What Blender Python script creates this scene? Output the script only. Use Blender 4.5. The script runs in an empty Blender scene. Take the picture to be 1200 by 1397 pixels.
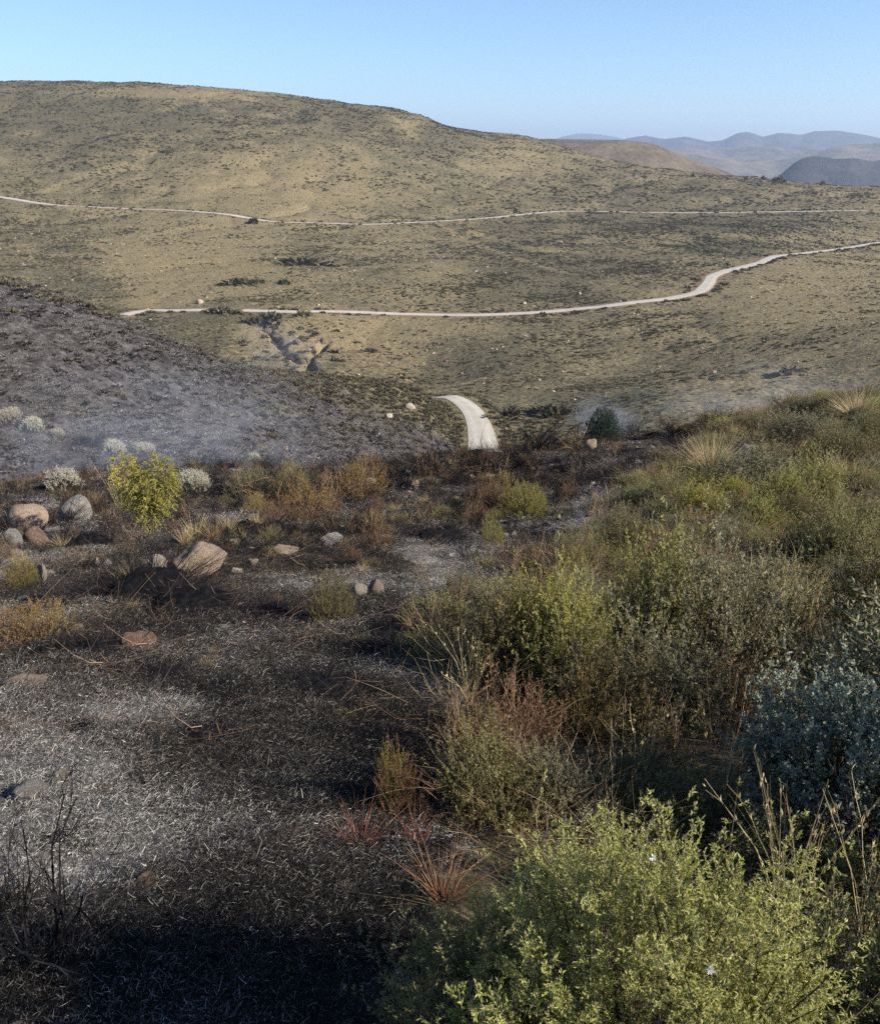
import bpy, math, random
import numpy as np
from mathutils import Vector
from mathutils.bvhtree import BVHTree
R = math.radians
rng = np.random.default_rng(7)
random.seed(7)
scene = bpy.context.scene
COL = scene.collection

# ------------------------------------------------------------------ camera
F, PITCH = 1209.0, R(21.8)
cam_d = bpy.data.cameras.new("camera"); cam = bpy.data.objects.new("camera", cam_d); COL.objects.link(cam)
cam_d.sensor_fit = 'VERTICAL'; cam_d.sensor_height = 24.0; cam_d.lens = 24.0 * F / 1397.0
cam_d.clip_start = 0.05; cam_d.clip_end = 60000
cam.location = (0, 0, 0); cam.rotation_euler = (math.pi / 2 - PITCH, 0, 0)
scene.camera = cam

# ------------------------------------------------------------------ light
SUN_AZ, SUN_EL = R(114), R(29.5)
world = bpy.data.worlds.new("World"); scene.world = world; world.use_nodes = True
nt = world.node_tree; nt.nodes.clear()
sky = nt.nodes.new("ShaderNodeTexSky"); sky.sky_type = 'NISHITA'; sky.sun_disc = False
sky.sun_elevation = SUN_EL; sky.sun_rotation = SUN_AZ
sky.altitude = 1200; sky.air_density = 1.0; sky.dust_density = 0.15; sky.ozone_density = 5.0
bg = nt.nodes.new("ShaderNodeBackground"); bg.inputs[1].default_value = 0.088
wo = nt.nodes.new("ShaderNodeOutputWorld")
nt.links.new(sky.outputs[0], bg.inputs[0]); nt.links.new(bg.outputs[0], wo.inputs[0])
sd = bpy.data.lights.new("sun", 'SUN'); sun = bpy.data.objects.new("sun", sd); COL.objects.link(sun)
sd.energy = 5.0; sd.angle = R(0.53); sd.color = (1.0, 0.90, 0.76)
sdir = Vector((math.cos(SUN_EL) * math.sin(SUN_AZ), math.cos(SUN_EL) * math.cos(SUN_AZ), math.sin(SUN_EL)))
sun.rotation_euler = sdir.to_track_quat('Z', 'Y').to_euler()
scene.view_settings.view_transform = 'Standard'; scene.view_settings.look = 'None'
scene.view_settings.exposure = 1.08; scene.view_settings.gamma = 1.0
scene.view_settings.use_curve_mapping = False
scene.cycles.max_bounces = 6; scene.cycles.diffuse_bounces = 2; scene.cycles.volume_bounces = 0
scene.cycles.transmission_bounces = 2; scene.cycles.transparent_max_bounces = 8
scene.cycles.use_denoising = False

# ------------------------------------------------------------------ helpers
def ray(px, py):
    cx = (np.asarray(px, float) - 600) / F; cy = (698.5 - np.asarray(py, float)) / F
    return cx, math.cos(PITCH) + math.sin(PITCH) * cy, -math.sin(PITCH) + math.cos(PITCH) * cy
def P3(px, py, Y):
    x, y, z = ray(px, py); s = Y / y
    return (float(x * s), float(Y), float(z * s))
def project(X, Y, Z):
    f = Y * math.cos(PITCH) - Z * math.sin(PITCH); u = Y * math.sin(PITCH) + Z * math.cos(PITCH)
    f = np.maximum(f, 0.2)
    return 600 + F * X / f, 698.5 - F * u / f
def ss(a, b, x):
    t = np.clip((x - a) / (b - a), 0, 1); return t * t * (3 - 2 * t)

def _h(ix, iy, seed):
    n = (ix.astype(np.int64) * 374761393 + iy.astype(np.int64) * 668265263 + seed * 1442695041) & 0x7fffffff
    n = ((n ^ (n >> 13)) * 1274126177) & 0x7fffffff
    return ((n ^ (n >> 16)) & 0xffff) / 65535.0
def vn(x, y, seed=0):
    x0 = np.floor(x); y0 = np.floor(y); fx = x - x0; fy = y - y0
    fx = fx * fx * (3 - 2 * fx); fy = fy * fy * (3 - 2 * fy)
    a = _h(x0, y0, seed); b = _h(x0 + 1, y0, seed); c = _h(x0, y0 + 1, seed); d = _h(x0 + 1, y0 + 1, seed)
    return (a * (1 - fx) + b * fx) * (1 - fy) + (c * (1 - fx) + d * fx) * fy
def fbm(x, y, sc, oct=4, seed=0, gain=0.5):
    """-1..1 noise, sc = size in metres of the largest lump"""
    s = 0; a = 1; t = 0; x = np.asarray(x, float) / sc; y = np.asarray(y, float) / sc
    for i in range(oct):
        c, s_ = math.cos(i * 1.3 + .4), math.sin(i * 1.3 + .4)
        s = s + a * (vn(x * c - y * s_ + 17.3 * i, x * s_ + y * c + 9.1 * i, seed + i) * 2 - 1); t += a; a *= gain; x = x * 2.03; y = y * 2.03
    return s / t

class TPS:
    def __init__(s, pts, off, lam=1e-4):
        p = np.array(pts, float); s.off = off
        s.c = s._w(p[:, 0], p[:, 1]); z = p[:, 2] / (p[:, 1] + off)
        n = len(p); K = s._k(s.c, s.c) + lam * np.eye(n); Pm = np.c_[np.ones(n), s.c]
        A = np.zeros((n + 3, n + 3)); A[:n, :n] = K; A[:n, n:] = Pm; A[n:, :n] = Pm.T
        s.w = np.linalg.solve(A, np.r_[z, 0, 0, 0])
    def _w(s, X, Y): return np.c_[X / (Y + s.off) * 1.5, np.log(np.maximum(Y + s.off, .3))]
    def _k(s, a, b):
        d2 = ((a[:, None, :] - b[None]) ** 2).sum(-1); return 0.5 * d2 * np.log(d2 + 1e-12)
    def __call__(s, X, Y):
        X = np.asarray(X, float); sh = X.shape; X = X.ravel(); Y = np.asarray(Y, float).ravel() * np.ones_like(X)
        o = np.empty(len(X))
        for i in range(0, len(X), 40000):
            c = s._w(X[i:i + 40000], Y[i:i + 40000])
            o[i:i + 40000] = s._k(c, s.c) @ s.w[:-3] + np.c_[np.ones(len(c)), c] @ s.w[-3:]
        return (o * (Y + s.off)).reshape(sh)

def raw_mesh(name, V, FQ, mats=(), attrs=None, smooth=False, fmat=None):
    """V (n,3), FQ (m,3|4) arrays or list of such arrays"""
    me = bpy.data.meshes.new(name)
    Fs = FQ if isinstance(FQ, list) else [FQ]
    Fs = [f for f in Fs if len(f)]
    lt = np.concatenate([np.full(len(f), f.shape[1], np.int32) for f in Fs])
    li = np.concatenate([f.ravel() for f in Fs]).astype(np.int32)
    me.vertices.add(len(V)); me.vertices.foreach_set("co", np.asarray(V, np.float32).ravel())
    me.loops.add(len(li)); me.loops.foreach_set("vertex_index", li)
    me.polygons.add(len(lt)); me.polygons.foreach_set("loop_start", np.r_[0, np.cumsum(lt)[:-1]].astype(np.int32))
    me.polygons.foreach_set("loop_total", lt)
    for m in mats: me.materials.append(m)
    me.polygons.foreach_set("use_smooth", np.full(len(lt), smooth))
    me.update(calc_edges=True)
    for k, a in (attrs or {}).items():
        at = me.attributes.new(k, 'FLOAT', 'POINT'); at.data.foreach_set("value", np.asarray(a, np.float32).ravel())
    return me
def link(o, parent=None):
    COL.objects.link(o)
    if parent: o.parent = parent
    return o
def mobj(name, me, parent=None): return link(bpy.data.objects.new(name, me), parent)
def tag(o, label=None, cat=None, group=None, kind=None):
    if label: o['label'] = label
    if cat: o['category'] = cat
    if group: o['group'] = group
    if kind: o['kind'] = kind
    return o
def grid_faces(nr, nc):
    i = np.arange(nr * nc).reshape(nr, nc)
    return np.stack([i[:-1, :-1], i[:-1, 1:], i[1:, 1:], i[1:, :-1]], -1).reshape(-1, 4)

# ------------------------------------------------------------------ materials
class NB:
    def __init__(s, name):
        s.m = bpy.data.materials.new(name); s.m.use_nodes = True; s.t = s.m.node_tree; s.t.nodes.clear()
        s.out = s.n("ShaderNodeOutputMaterial")
    def n(s, typ, **kw):
        nd = s.t.nodes.new(typ)
        for k, v in kw.items():
            if hasattr(nd, k): setattr(nd, k, v)
        return nd
    def set(s, sock, v):
        if isinstance(v, bpy.types.NodeSocket): s.t.links.new(v, sock)
        elif isinstance(v, (tuple, list)) and len(v) == 3 and sock.type == 'RGBA': sock.default_value = (*v, 1)
        else: sock.default_value = v
    def pos(s):
        return s.n("ShaderNodeNewGeometry").outputs['Position']
    def noise(s, vec, scale, detail=4, rough=.55, dist=0.0):
        nd = s.n("ShaderNodeTexNoise"); s.set(nd.inputs['Vector'], vec); nd.inputs['Scale'].default_value = scale
        nd.inputs['Detail'].default_value = detail; nd.inputs['Roughness'].default_value = rough; nd.inputs['Distortion'].default_value = dist
        return nd.outputs['Fac']
    def voro(s, vec, scale, feat='F1', out='Distance', rnd=1.0):
        nd = s.n("ShaderNodeTexVoronoi", feature=feat); s.set(nd.inputs['Vector'], vec); nd.inputs['Scale'].default_value = scale
        nd.inputs['Randomness'].default_value = rnd
        return nd.outputs[out]
    def ramp(s, fac, stops):
        nd = s.n("ShaderNodeValToRGB"); s.set(nd.inputs[0], fac); e = nd.color_ramp.elements
        while len(e) < len(stops): e.new(0.5)
        for k, (p, c) in zip(e, stops):
            k.position = p; k.color = (*c, 1) if isinstance(c, (tuple, list)) else (c, c, c, 1)
        return nd.outputs[0]
    def mix(s, fac, a, b, mode='MIX'):
        nd = s.n("ShaderNodeMix", data_type='RGBA', blend_type=mode)
        s.set(nd.inputs[0], fac); s.set(nd.inputs[6], a); s.set(nd.inputs[7], b); return nd.outputs[2]
    def math(s, op, a, b=0.0, clamp=False):
        nd = s.n("ShaderNodeMath", operation=op, use_clamp=clamp); s.set(nd.inputs[0], a); s.set(nd.inputs[1], b); return nd.outputs[0]
    def attr(s, name): return s.n("ShaderNodeAttribute", attribute_name=name).outputs['Fac']
    def bump(s, h, strength, dist):
        nd = s.n("ShaderNodeBump"); s.set(nd.inputs['Height'], h); nd.inputs['Strength'].default_value = strength
        nd.inputs['Distance'].default_value = dist; return nd.outputs[0]
    def bsdf(s, col, rough=.9, normal=None, spec=.2):
        b = s.n("ShaderNodeBsdfPrincipled"); s.set(b.inputs['Base Color'], col); s.set(b.inputs['Roughness'], rough)
        b.inputs['Specular IOR Level'].default_value = spec
        if normal: s.set(b.inputs['Normal'], normal)
        return b.outputs[0]
    def done(s, sh): s.t.links.new(sh, s.out.inputs[0]); return s.m

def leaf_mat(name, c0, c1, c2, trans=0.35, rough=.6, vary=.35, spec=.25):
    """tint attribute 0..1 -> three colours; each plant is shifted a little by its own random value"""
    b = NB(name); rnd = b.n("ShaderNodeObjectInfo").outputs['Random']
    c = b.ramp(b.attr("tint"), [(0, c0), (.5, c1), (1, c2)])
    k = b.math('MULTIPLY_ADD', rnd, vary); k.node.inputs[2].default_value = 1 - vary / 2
    hs = b.n("ShaderNodeHueSaturation"); b.set(hs.inputs['Color'], c); b.set(hs.inputs['Value'], k)
    k2 = b.math('MULTIPLY_ADD', rnd, .04); k2.node.inputs[2].default_value = .48; b.set(hs.inputs['Hue'], k2)
    c = hs.outputs[0]
    p = b.bsdf(c, rough, spec=spec)
    if trans <= 0: return b.done(p)
    t = b.n("ShaderNodeBsdfTranslucent"); b.set(t.inputs[0], c)
    mx = b.n("ShaderNodeMixShader"); mx.inputs[0].default_value = trans
    b.t.links.new(p, mx.inputs[1]); b.t.links.new(t.outputs[0], mx.inputs[2])
    return b.done(mx.outputs[0])
# ------------------------------------------------------------------ terrain heights
def ctl(rows, dh=0): return [(*P3(a, b, c)[:2], P3(a, b, c)[2] - (r[0] if r else dh)) for a, b, c, *r in rows]
near_pts = ctl([(600,1397,1.72),(0,1397,1.75),(1200,1397,1.7),(0,1200,2.5),(300,1200,2.5),(600,1200,2.5),(0,1050,3.6),(600,1050,3.6),
  (0,900,5.7),(300,900,5.7),(600,900,5.7),(0,800,9.2),(300,800,9.2),(600,800,9.0),(0,712,17.5),(300,745,13),(300,690,19.5),(600,725,15.5),
  (600,670,23),(640,628,32),(0,680,23),(150,662,25),(300,650,27),(450,640,30),(800,705,16.5),(800,645,24),(780,604,32),(900,592,32,.1),
  (1000,800,7.2,.5),(1200,800,6.7,.55),(1000,700,12,.5),(1200,700,11,.6),(1000,640,19,.4),(1200,600,20,.5),(1200,560,25,.5),(1200,518,32,.5),
  (1040,560,32,.35),(1000,900,4.9,.4),(1200,900,4.6,.5),(900,1100,3.2,.1),(1200,1100,3.1,.1)]) + [
  (0,-3,-.7),(4,-3,-.5),(-4,-3,-1.0),(0,0,-1.6),(4,0,-1.5),(-4,0,-1.9),(9,2,-2.0),(-9,2,-3.1),(14,8,-3.6),(-14,8,-5.4),
  (-30,46,-18),(-16,46,-18.5),(0,48,-18.5),(16,48,-18),(30,46,-16),(-50,72,-31),(-20,74,-31),(0,74,-29),(25,74,-29),(50,72,-27),(0,100,-44),(60,100,-42),(-60,100,-46)]
tnear = TPS(near_pts, 4.0)
def sdpoly_burn(px, py):
    """signed pixel distance to the fire line of the near slope, > 0 on the burnt side"""
    L = np.array([(1500,470),(1120,545),(1000,566),(950,602),(895,650),(850,700),(765,762),(655,800),(580,852),(560,905),(610,970),(640,1060),(630,1180),(585,1280),(560,1397),(540,1900)], float)
    x = np.asarray(px, float).ravel(); y = np.asarray(py, float).ravel(); best = np.full(len(x), 1e9); sg = np.ones(len(x))
    for (ax, ay), (bx, by) in zip(L[:-1], L[1:]):
        dx, dy = bx - ax, by - ay; t = np.clip(((x - ax) * dx + (y - ay) * dy) / (dx * dx + dy * dy), 0, 1)
        d = np.hypot(x - ax - t * dx, y - ay - t * dy); c = dx * (y - ay) - dy * (x - ax)
        m = d < best; best[m] = d[m]; sg[m] = np.sign(-c[m])
    return (-best * sg).reshape(np.shape(px))
def hnear(X, Y, fine=True):
    z = tnear(X, Y)
    k = np.clip(Y / 12, .35, 3)
    z = z + .16 * k * fbm(X, Y, 3.1, 3, 3) + .05 * fbm(X, Y, .7, 3, 11) * np.clip(Y / 6, .7, 2)
    z = z + .055 * np.maximum(fbm(X, Y, .42, 3, 19), -.1) * np.interp(Y, [2, 10, 30], [.8, 1.6, 2.5])
    if fine: z = z + .018 * fbm(X, Y, .16, 2, 23)
    return z
def near_masks(X, Y, Z):
    px, py = project(X, Y, Z)
    s = sdpoly_burn(px, py) + 26 * fbm(X / (Y + 3) * 30, Y * 0 + np.log(Y + 4) * 30, 3, 3, 5) * 1.5
    burnt = ss(-18, 22, s)
    n = fbm(X, Y, 1.6, 4, 31)
    ash = .27 + .8 * n
    for cx, cy, rx, ry, a in [(40,1050,140,75,1.0),(195,982,75,22,1.3),(50,1200,150,80,.9),(320,1300,250,90,-.6),(60,1160,150,25,.4),(330,1130,200,60,.35),(620,765,60,28,.8),(560,690,60,25,.3),  # negative spot blackens the ground colour to deepen the front bush's shadow
                              (430,1200,200,60,.3),(350,900,120,50,.15),(780,700,70,30,.35),(890,575,110,18,.45),(30,760,80,30,.4)]:
        ash = ash + a * np.exp(-((px - cx) / rx) ** 2 - ((py - cy) / ry) ** 2)
    brown = .22 + .7 * fbm(X, Y, 2.3, 3, 47)
    for cx, cy, rx, ry, a in [(100,760,260,45,.5),(420,740,160,50,.5),(60,850,120,60,.3),(400,690,200,30,.5),(900,640,200,40,.3)]:
        brown = brown + a * np.exp(-((px - cx) / rx) ** 2 - ((py - cy) / ry) ** 2)
    return burnt, np.clip(ash, 0, 1), np.clip(brown, 0, 1)

burn_pts = ctl([(0,383,76),(90,408,80),(165,434,86),(230,462,90),(300,488,96),(360,502,103),(420,508,112),(500,518,124),(560,530,132),(602,541,139),
   (640,562,131),(655,585,121),(640,612,111),(0,640,50),(200,640,54),(400,640,64),(520,640,80),(610,655,92),(0,500,62),(200,540,68),(400,570,82),(520,580,100),
   (-250,330,70),(-250,500,58),(-250,640,50)]) + [
   (-85,105,-24),(-55,118,-32),(-30,128,-37),(-14,150,-44),(0,170,-48),(12,150,-45),(16,120,-42),(14,100,-40),(10,80,-36),(-40,40,-18),(-20,40,-20),(0,50,-25),(0,40,-26),(-110,130,-34),(-60,180,-50)]
tburn = TPS(burn_pts, 0.0)
def hburn(X, Y): return tburn(X, Y) + .38 * fbm(X, Y, 14, 3, 71) + .16 * fbm(X, Y, 2.2, 4, 75)

far_pts = ctl([(700,610,108),(760,600,108),(900,590,108),(1000,565,112),(1100,530,120),(1200,500,122),(1400,470,120),(680,560,132),(600,525,180),(640,520,165),(720,520,165),(850,510,165),
   (430,500,186),(375,468,205),(300,450,215),(550,470,212),(650,470,205),(800,470,200),(900,460,195),(1000,440,200),(1150,430,200),(1300,420,200),
   (165,430,232),(250,425,236),(430,425,238),(600,429,240),(700,428,240),(790,422,245),(850,414,250),(935,404,256),(965,385,280),(985,370,312),(1050,352,352),(1100,345,400),(1200,331,480),(1300,320,500),
   (0,400,250),(0,340,345),(100,350,335),(60,300,440),(200,340,360),(140,400,265),(300,350,350),(400,380,290),(560,360,330),(700,370,310),(820,360,340),(930,330,420),(600,320,440),(800,310,480),(1050,310,480),
   (0,270,480),(150,282,480),(340,298,462),(500,305,470),(650,298,500),(760,288,545),(850,288,552),(1000,289,555),(1180,287,560),(1350,287,560),
   (0,112,860),(-150,110,860),(140,112,860),(320,122,840),(420,134,810),(520,150,790),(560,152,800),(600,170,820),(650,182,850),(715,188,930),
   (0,180,640),(200,190,620),(400,200,620),(550,210,640),(0,235,540),(300,250,540),(500,270,540),(650,235,640),(700,260,590),(780,235,680),(850,233,700),(950,238,700),(1050,245,690),(1200,257,680),(1350,262,680),
   (900,262,620),(1100,270,610),(-250,150,700),(-250,260,480),(-250,420,230)]) + [
   (-600,1000,45),(-300,1000,45),(-100,1000,30),(100,1000,-10),(-500,1250,0),(-100,1250,-40),(300,900,-50),(500,900,-60),(250,1150,-90),(700,1200,-100),(100,1250,-70),(-900,900,60),
   (0,90,-40),(40,85,-38),(90,90,-33),(-40,150,-46),(-80,180,-46),(-140,190,-44),(-20,120,-44),(-60,110,-46),(-160,130,-44),(160,100,-28)]
tfar = TPS(far_pts, 0.0)
gullies = [[(352,436,222),(372,452,212),(380,470,204),(398,490,193),(415,505,186)], [(446,462,208),(434,476,201),(424,492,192),(421,508,184),(430,525,176)]]
def hfar(X, Y):
    z = hfar0(X, Y); sh = np.shape(z); x = np.ravel(X); y = np.ravel(Y) * np.ones_like(x); zz = np.ravel(z).copy()
    m = np.where((y > 160) & (y < 240) & (x < 0) & (x > -80))[0]
    for (g_, dep, wd) in zip(gullies, (1.5, 5.5), (1.6, 1.25)):
        q = [P3(*t) for t in g_]; D = np.full(len(m), 1e9); tt = np.zeros(len(m))
        for k_, (p0, p1) in enumerate(zip(q[:-1], q[1:])):
            dx, dy = p1[0] - p0[0], p1[1] - p0[1]; t = np.clip(((x[m] - p0[0]) * dx + (y[m] - p0[1]) * dy) / (dx * dx + dy * dy), 0, 1)
            d = np.hypot(x[m] - p0[0] - t * dx, y[m] - p0[1] - t * dy); u = d < D; D[u] = d[u]; tt[u] = ((k_ + t) / (len(q) - 1))[u]
        D = D + 1.2 * fbm(x[m], y[m], 5, 3, 12)
        zz[m] -= dep * (1 - ss(wd * .35, wd, np.maximum(D, 0))) * np.clip(np.sin(np.pi * np.clip(tt, .03, .97)) * 1.5, 0, 1)
    return zz.reshape(sh)
def hfar0(X, Y):
    z = tfar(X, Y); k = ss(260, 600, Y)
    r = 1 - abs(fbm(X, Y, 60, 3, 91))            # shallow drainage lines
    z = z - (1.0 + 1.5 * k) * (r ** 5 - .35) * ss(120, 200, Y)
    return z + (.5 + .5 * k) * fbm(X, Y, 22, 3, 95) + .3 * fbm(X, Y, 4, 3, 99)

def polar(f, az0, az1, na, y0, y1, nr, oy=0.0):
    a = np.linspace(R(az0), R(az1), na); y = np.exp(np.linspace(math.log(y0), math.log(y1), nr))
    A, Yg = np.meshgrid(np.tan(a), y); X = A * Yg; Yw = Yg - oy
    return X, Yw, f(X, Yw)
def terrain(name, g, mat, attrs, label=None):
    X, Y, Z = g
    me = raw_mesh(name, np.stack([X, Y, Z], -1).reshape(-1, 3), grid_faces(*X.shape), [mat], {k: v.ravel() for k, v in attrs.items()}, True)
    o = mobj(name, me); tag(o, kind='structure'); return o
def bvh(g):
    V = np.stack(g, -1).reshape(-1, 3); f = grid_faces(*g[0].shape)
    return BVHTree.FromPolygons(V.tolist(), f.tolist())

# ------------------------------------------------------------------ ground materials
def near_mat():
    b = NB("near slope soil"); p = b.pos()
    n1 = b.noise(p, 9, 6, .65); n2 = b.noise(p, 42, 5, .7); n3 = b.noise(p, 2.2, 4, .6); v = b.voro(p, 60); fib = b.noise(p, 120, 3, .8, 1.5)
    char = b.ramp(b.math('ADD', b.math('MULTIPLY', n2, .6), b.math('MULTIPLY', fib, .4)), [(.40, (.005, .005, .005)), (.52, (.014, .013, .013)), (.61, (.045, .041, .038)), (.74, (.14, .13, .122))])
    ashc = b.ramp(b.math('ADD', b.math('MULTIPLY', n2, .5), b.math('MULTIPLY', fib, .5)), [(.34, (.03, .028, .028)), (.46, (.15, .143, .133)), (.55, (.40, .385, .355)), (.68, (.62, .60, .56))])
    am = b.ramp(b.math('ADD', b.attr("ash"), b.math('MULTIPLY', b.math('SUBTRACT', n1, .5), 1.6)), [(.42, 0.0), (.75, 1.0)])
    c = b.mix(am, char, ashc)
    soil = b.ramp(n2, [(.3, (.05, .036, .026)), (.5, (.125, .095, .068)), (.7, (.24, .19, .14))])
    bm = b.ramp(b.math('ADD', b.attr("brown"), b.math('MULTIPLY', b.math('SUBTRACT', n3, .5), 1.4)), [(.45, 0.0), (.8, .75)])
    c = b.mix(bm, c, soil)
    live = b.ramp(n1, [(.3, (.03, .025, .015)), (.5, (.075, .06, .035)), (.7, (.16, .13, .075))])
    c = b.mix(b.attr("burnt"), live, c)
    h = b.math('ADD', b.math('MULTIPLY', n1, .9), b.math('MULTIPLY', n2, .4))
    return b.done(b.bsdf(c, .95, b.bump(h, .9, .05), .1))
def hill_mat(name, s=1.0):
    b = NB(name); p = b.pos()
    n1 = b.noise(p, .45 * s, 6, .7); n2 = b.noise(p, 1.6 * s, 5, .75); n3 = b.noise(p, .05, 5, .6); v = b.voro(p, .9 * s); n4 = b.noise(p, .013, 4, .6)
    straw = b.ramp(n2, [(.32, (.092, .076, .043)), (.5, (.178, .145, .080)), (.68, (.35, .29, .17))])
    olive = b.ramp(n2, [(.32, (.042, .040, .024)), (.5, (.090, .081, .049)), (.68, (.20, .17, .105))])
    fac = b.ramp(b.math('ADD', b.attr("straw"), b.math('ADD', b.math('MULTIPLY', b.math('SUBTRACT', n1, .5), 1.5), b.math('MULTIPLY', b.math('SUBTRACT', n3, .5), 1.2))), [(.32, 0.0), (.68, 1.0)])
    c = b.mix(fac, olive, straw)
    soil = b.ramp(n1, [(.35, (0.128, 0.084, 0.052)), (.65, (0.240, 0.172, 0.116))])
    sf = b.ramp(b.math('ADD', b.attr("soil"), b.math('MULTIPLY', b.math('SUBTRACT', n2, .5), 1.3)), [(.5, 0.0), (.8, .85)])
    c = b.mix(sf, c, soil)
    cn = b.math('ADD', b.math('MULTIPLY', n2, .5), b.math('MULTIPLY', n1, .5))
    char = b.ramp(cn, [(.38, (.022, .02, .02)), (.48, (.052, .047, .048)), (.60, (.115, .106, .105)), (.72, (.26, .245, .24))])
    c = b.mix(b.ramp(b.math('ADD', b.attr("burnt"), b.math('MULTIPLY', b.math('SUBTRACT', n1, .5), .9)), [(.35, 0.0), (.65, 1.0)]), c, char)
    h = b.math('ADD', b.math('MULTIPLY', n1, .9), b.math('MULTIPLY', n2, .45))
    return b.done(b.bsdf(c, .95, b.bump(h, .8, .5), .1))

def blobs(px, py, rows, base):
    v = np.full(np.shape(px), float(base))
    for cx, cy, rx, ry, a in rows: v = v + a * np.exp(-((px - cx) / rx) ** 2 - ((py - cy) / ry) ** 2)
    return v
def far_masks(X, Y, Z):
    px, py = project(X, Y, Z)
    straw = blobs(px, py, [(130,190,260,60,-.2),(60,140,200,30,-.2),(330,240,160,40,.25),(300,350,120,50,.45),(170,350,40,20,.35),(215,395,40,30,.6),(110,390,90,30,-.3),(100,330,60,20,-.15),(480,330,100,30,.15),(420,330,90,20,-.25),
        (600,380,60,50,.25),(720,380,130,60,-.3),(460,455,110,25,.5),(560,450,70,20,.3),(590,190,60,30,-.45),(470,160,80,18,-.35),(560,170,25,20,.45),(430,280,80,30,.35),(700,220,80,20,.2),(900,265,200,14,-.2),(980,300,180,18,-.3),(1000,340,60,10,-.5),
        (1080,420,160,50,.35),(900,480,200,50,.1),(700,500,120,30,-.1),(800,560,160,40,-.2),(700,590,60,30,-.2),(300,432,110,10,-.5),(230,127,110,7,.8),(400,355,70,12,-.3),(1130,380,90,30,.3),(250,460,80,20,-.3),(640,480,80,20,-.2)], .50)
    soil = blobs(px, py, [(430,485,50,22,.3),(500,490,60,25,.35),(560,500,60,20,.3),(480,460,60,20,.15),(60,270,90,5,.3),(400,300,200,6,.35),(720,430,220,5,.3),(230,122,100,6,.5),(600,415,200,6,.25),(650,535,60,14,.3)], .12)
    for L in ([(125,330),(150,345),(185,362),(203,385),(212,412)], [(230,342),(265,328),(300,312),(330,303)], [(60,262),(110,240),(170,222)], [(255,120),(300,124),(330,128)], [(590,300),(640,330),(700,352),(770,372)], [(980,375),(990,390),(1000,402)], [(1062,350),(1090,372),(1140,392)], [(640,318),(720,338),(800,345)], [(530,155),(548,170),(570,190)], [(860,415),(900,396),(930,402)]):
        D = np.full(np.shape(px), 1e9)
        for (ax, ay), (bx, by) in zip(L[:-1], L[1:]):
            dx, dy = bx - ax, by - ay; t = np.clip(((px - ax) * dx + (py - ay) * dy) / (dx * dx + dy * dy), 0, 1); D = np.minimum(D, np.hypot(px - ax - t * dx, (py - ay - t * dy) * 1.6))
        w_ = np.exp(-(np.maximum(D + 2.5 * fbm(X, Y, 12, 2, 66), 0) / 4) ** 2); straw = straw + .35 * w_; soil = soil + .22 * w_
    return np.clip(straw, 0, 1), np.clip(soil, 0, 1)
def burn_masks(X, Y, Z):
    px, py = project(X, Y, Z)
    # unburnt strip on the nose of the spur and along its crest
    x = np.clip(px, 0, 700)
    edge = np.interp(x, [0, 165, 300, 380, 450, 520, 600, 640, 700], [372, 428, 484, 512, 535, 566, 600, 640, 680])
    b = ss(-24, 30, py - edge + 34 * fbm(X, Y, 12, 4, 8) * ss(200, 420, px))
    b = b - .5 * np.exp(-((px - 390) / 60) ** 2 - ((py - 560) / 18) ** 2) - .45 * np.exp(-((px - 470) / 50) ** 2 - ((py - 585) / 12) ** 2)
    return np.clip(b, 0, 1), blobs(px, py, [(560,555,60,25,-.1)], .42)

def hit(px, py, trees=None):
    x, y, z = ray(px, py); d = Vector((float(x), float(y), float(z))).normalized(); best = None
    for t in (trees or (T_near, T_burn, T_far)):
        r = t.ray_cast(Vector((0, 0, 0)), d)
        if r[0] is not None and (best is None or r[3] < best[3]): best = r
    if best is None and trees is not None and py < 1300: return hit(px, py + 3, trees)
    return best[0] if best else None
def smooth(a, n): return np.convolve(np.pad(a, n // 2, 'edge'), np.ones(n) / n, 'valid')
def centreline(pts, g, step, extra=()):
    """traced points dropped on the slope, joined by a smooth curve and graded"""
    t = bvh(g); P = []
    for a, b in pts:
        r = hit(a, b, [t])
        if r is not None: P.append(tuple(r))
    P = np.array(P + [tuple(e) for e in extra]); Q = []
    for i in range(len(P) - 1):
        a, b, c, d = P[max(i - 1, 0)], P[i], P[i + 1], P[min(i + 2, len(P) - 1)]
        n = max(2, int(np.linalg.norm((c - b)[:2]) / step))
        for k in range(n):
            t_ = k / n; Q.append(.5 * ((2 * b) + (c - a) * t_ + (2 * a - 5 * b + 4 * c - d) * t_ * t_ + (3 * b - a - 3 * c + d) * t_ ** 3))
    Q.append(P[-1]); Q = np.array(Q); Q[:, 2] = smooth(Q[:, 2], 7); return Q
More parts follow.
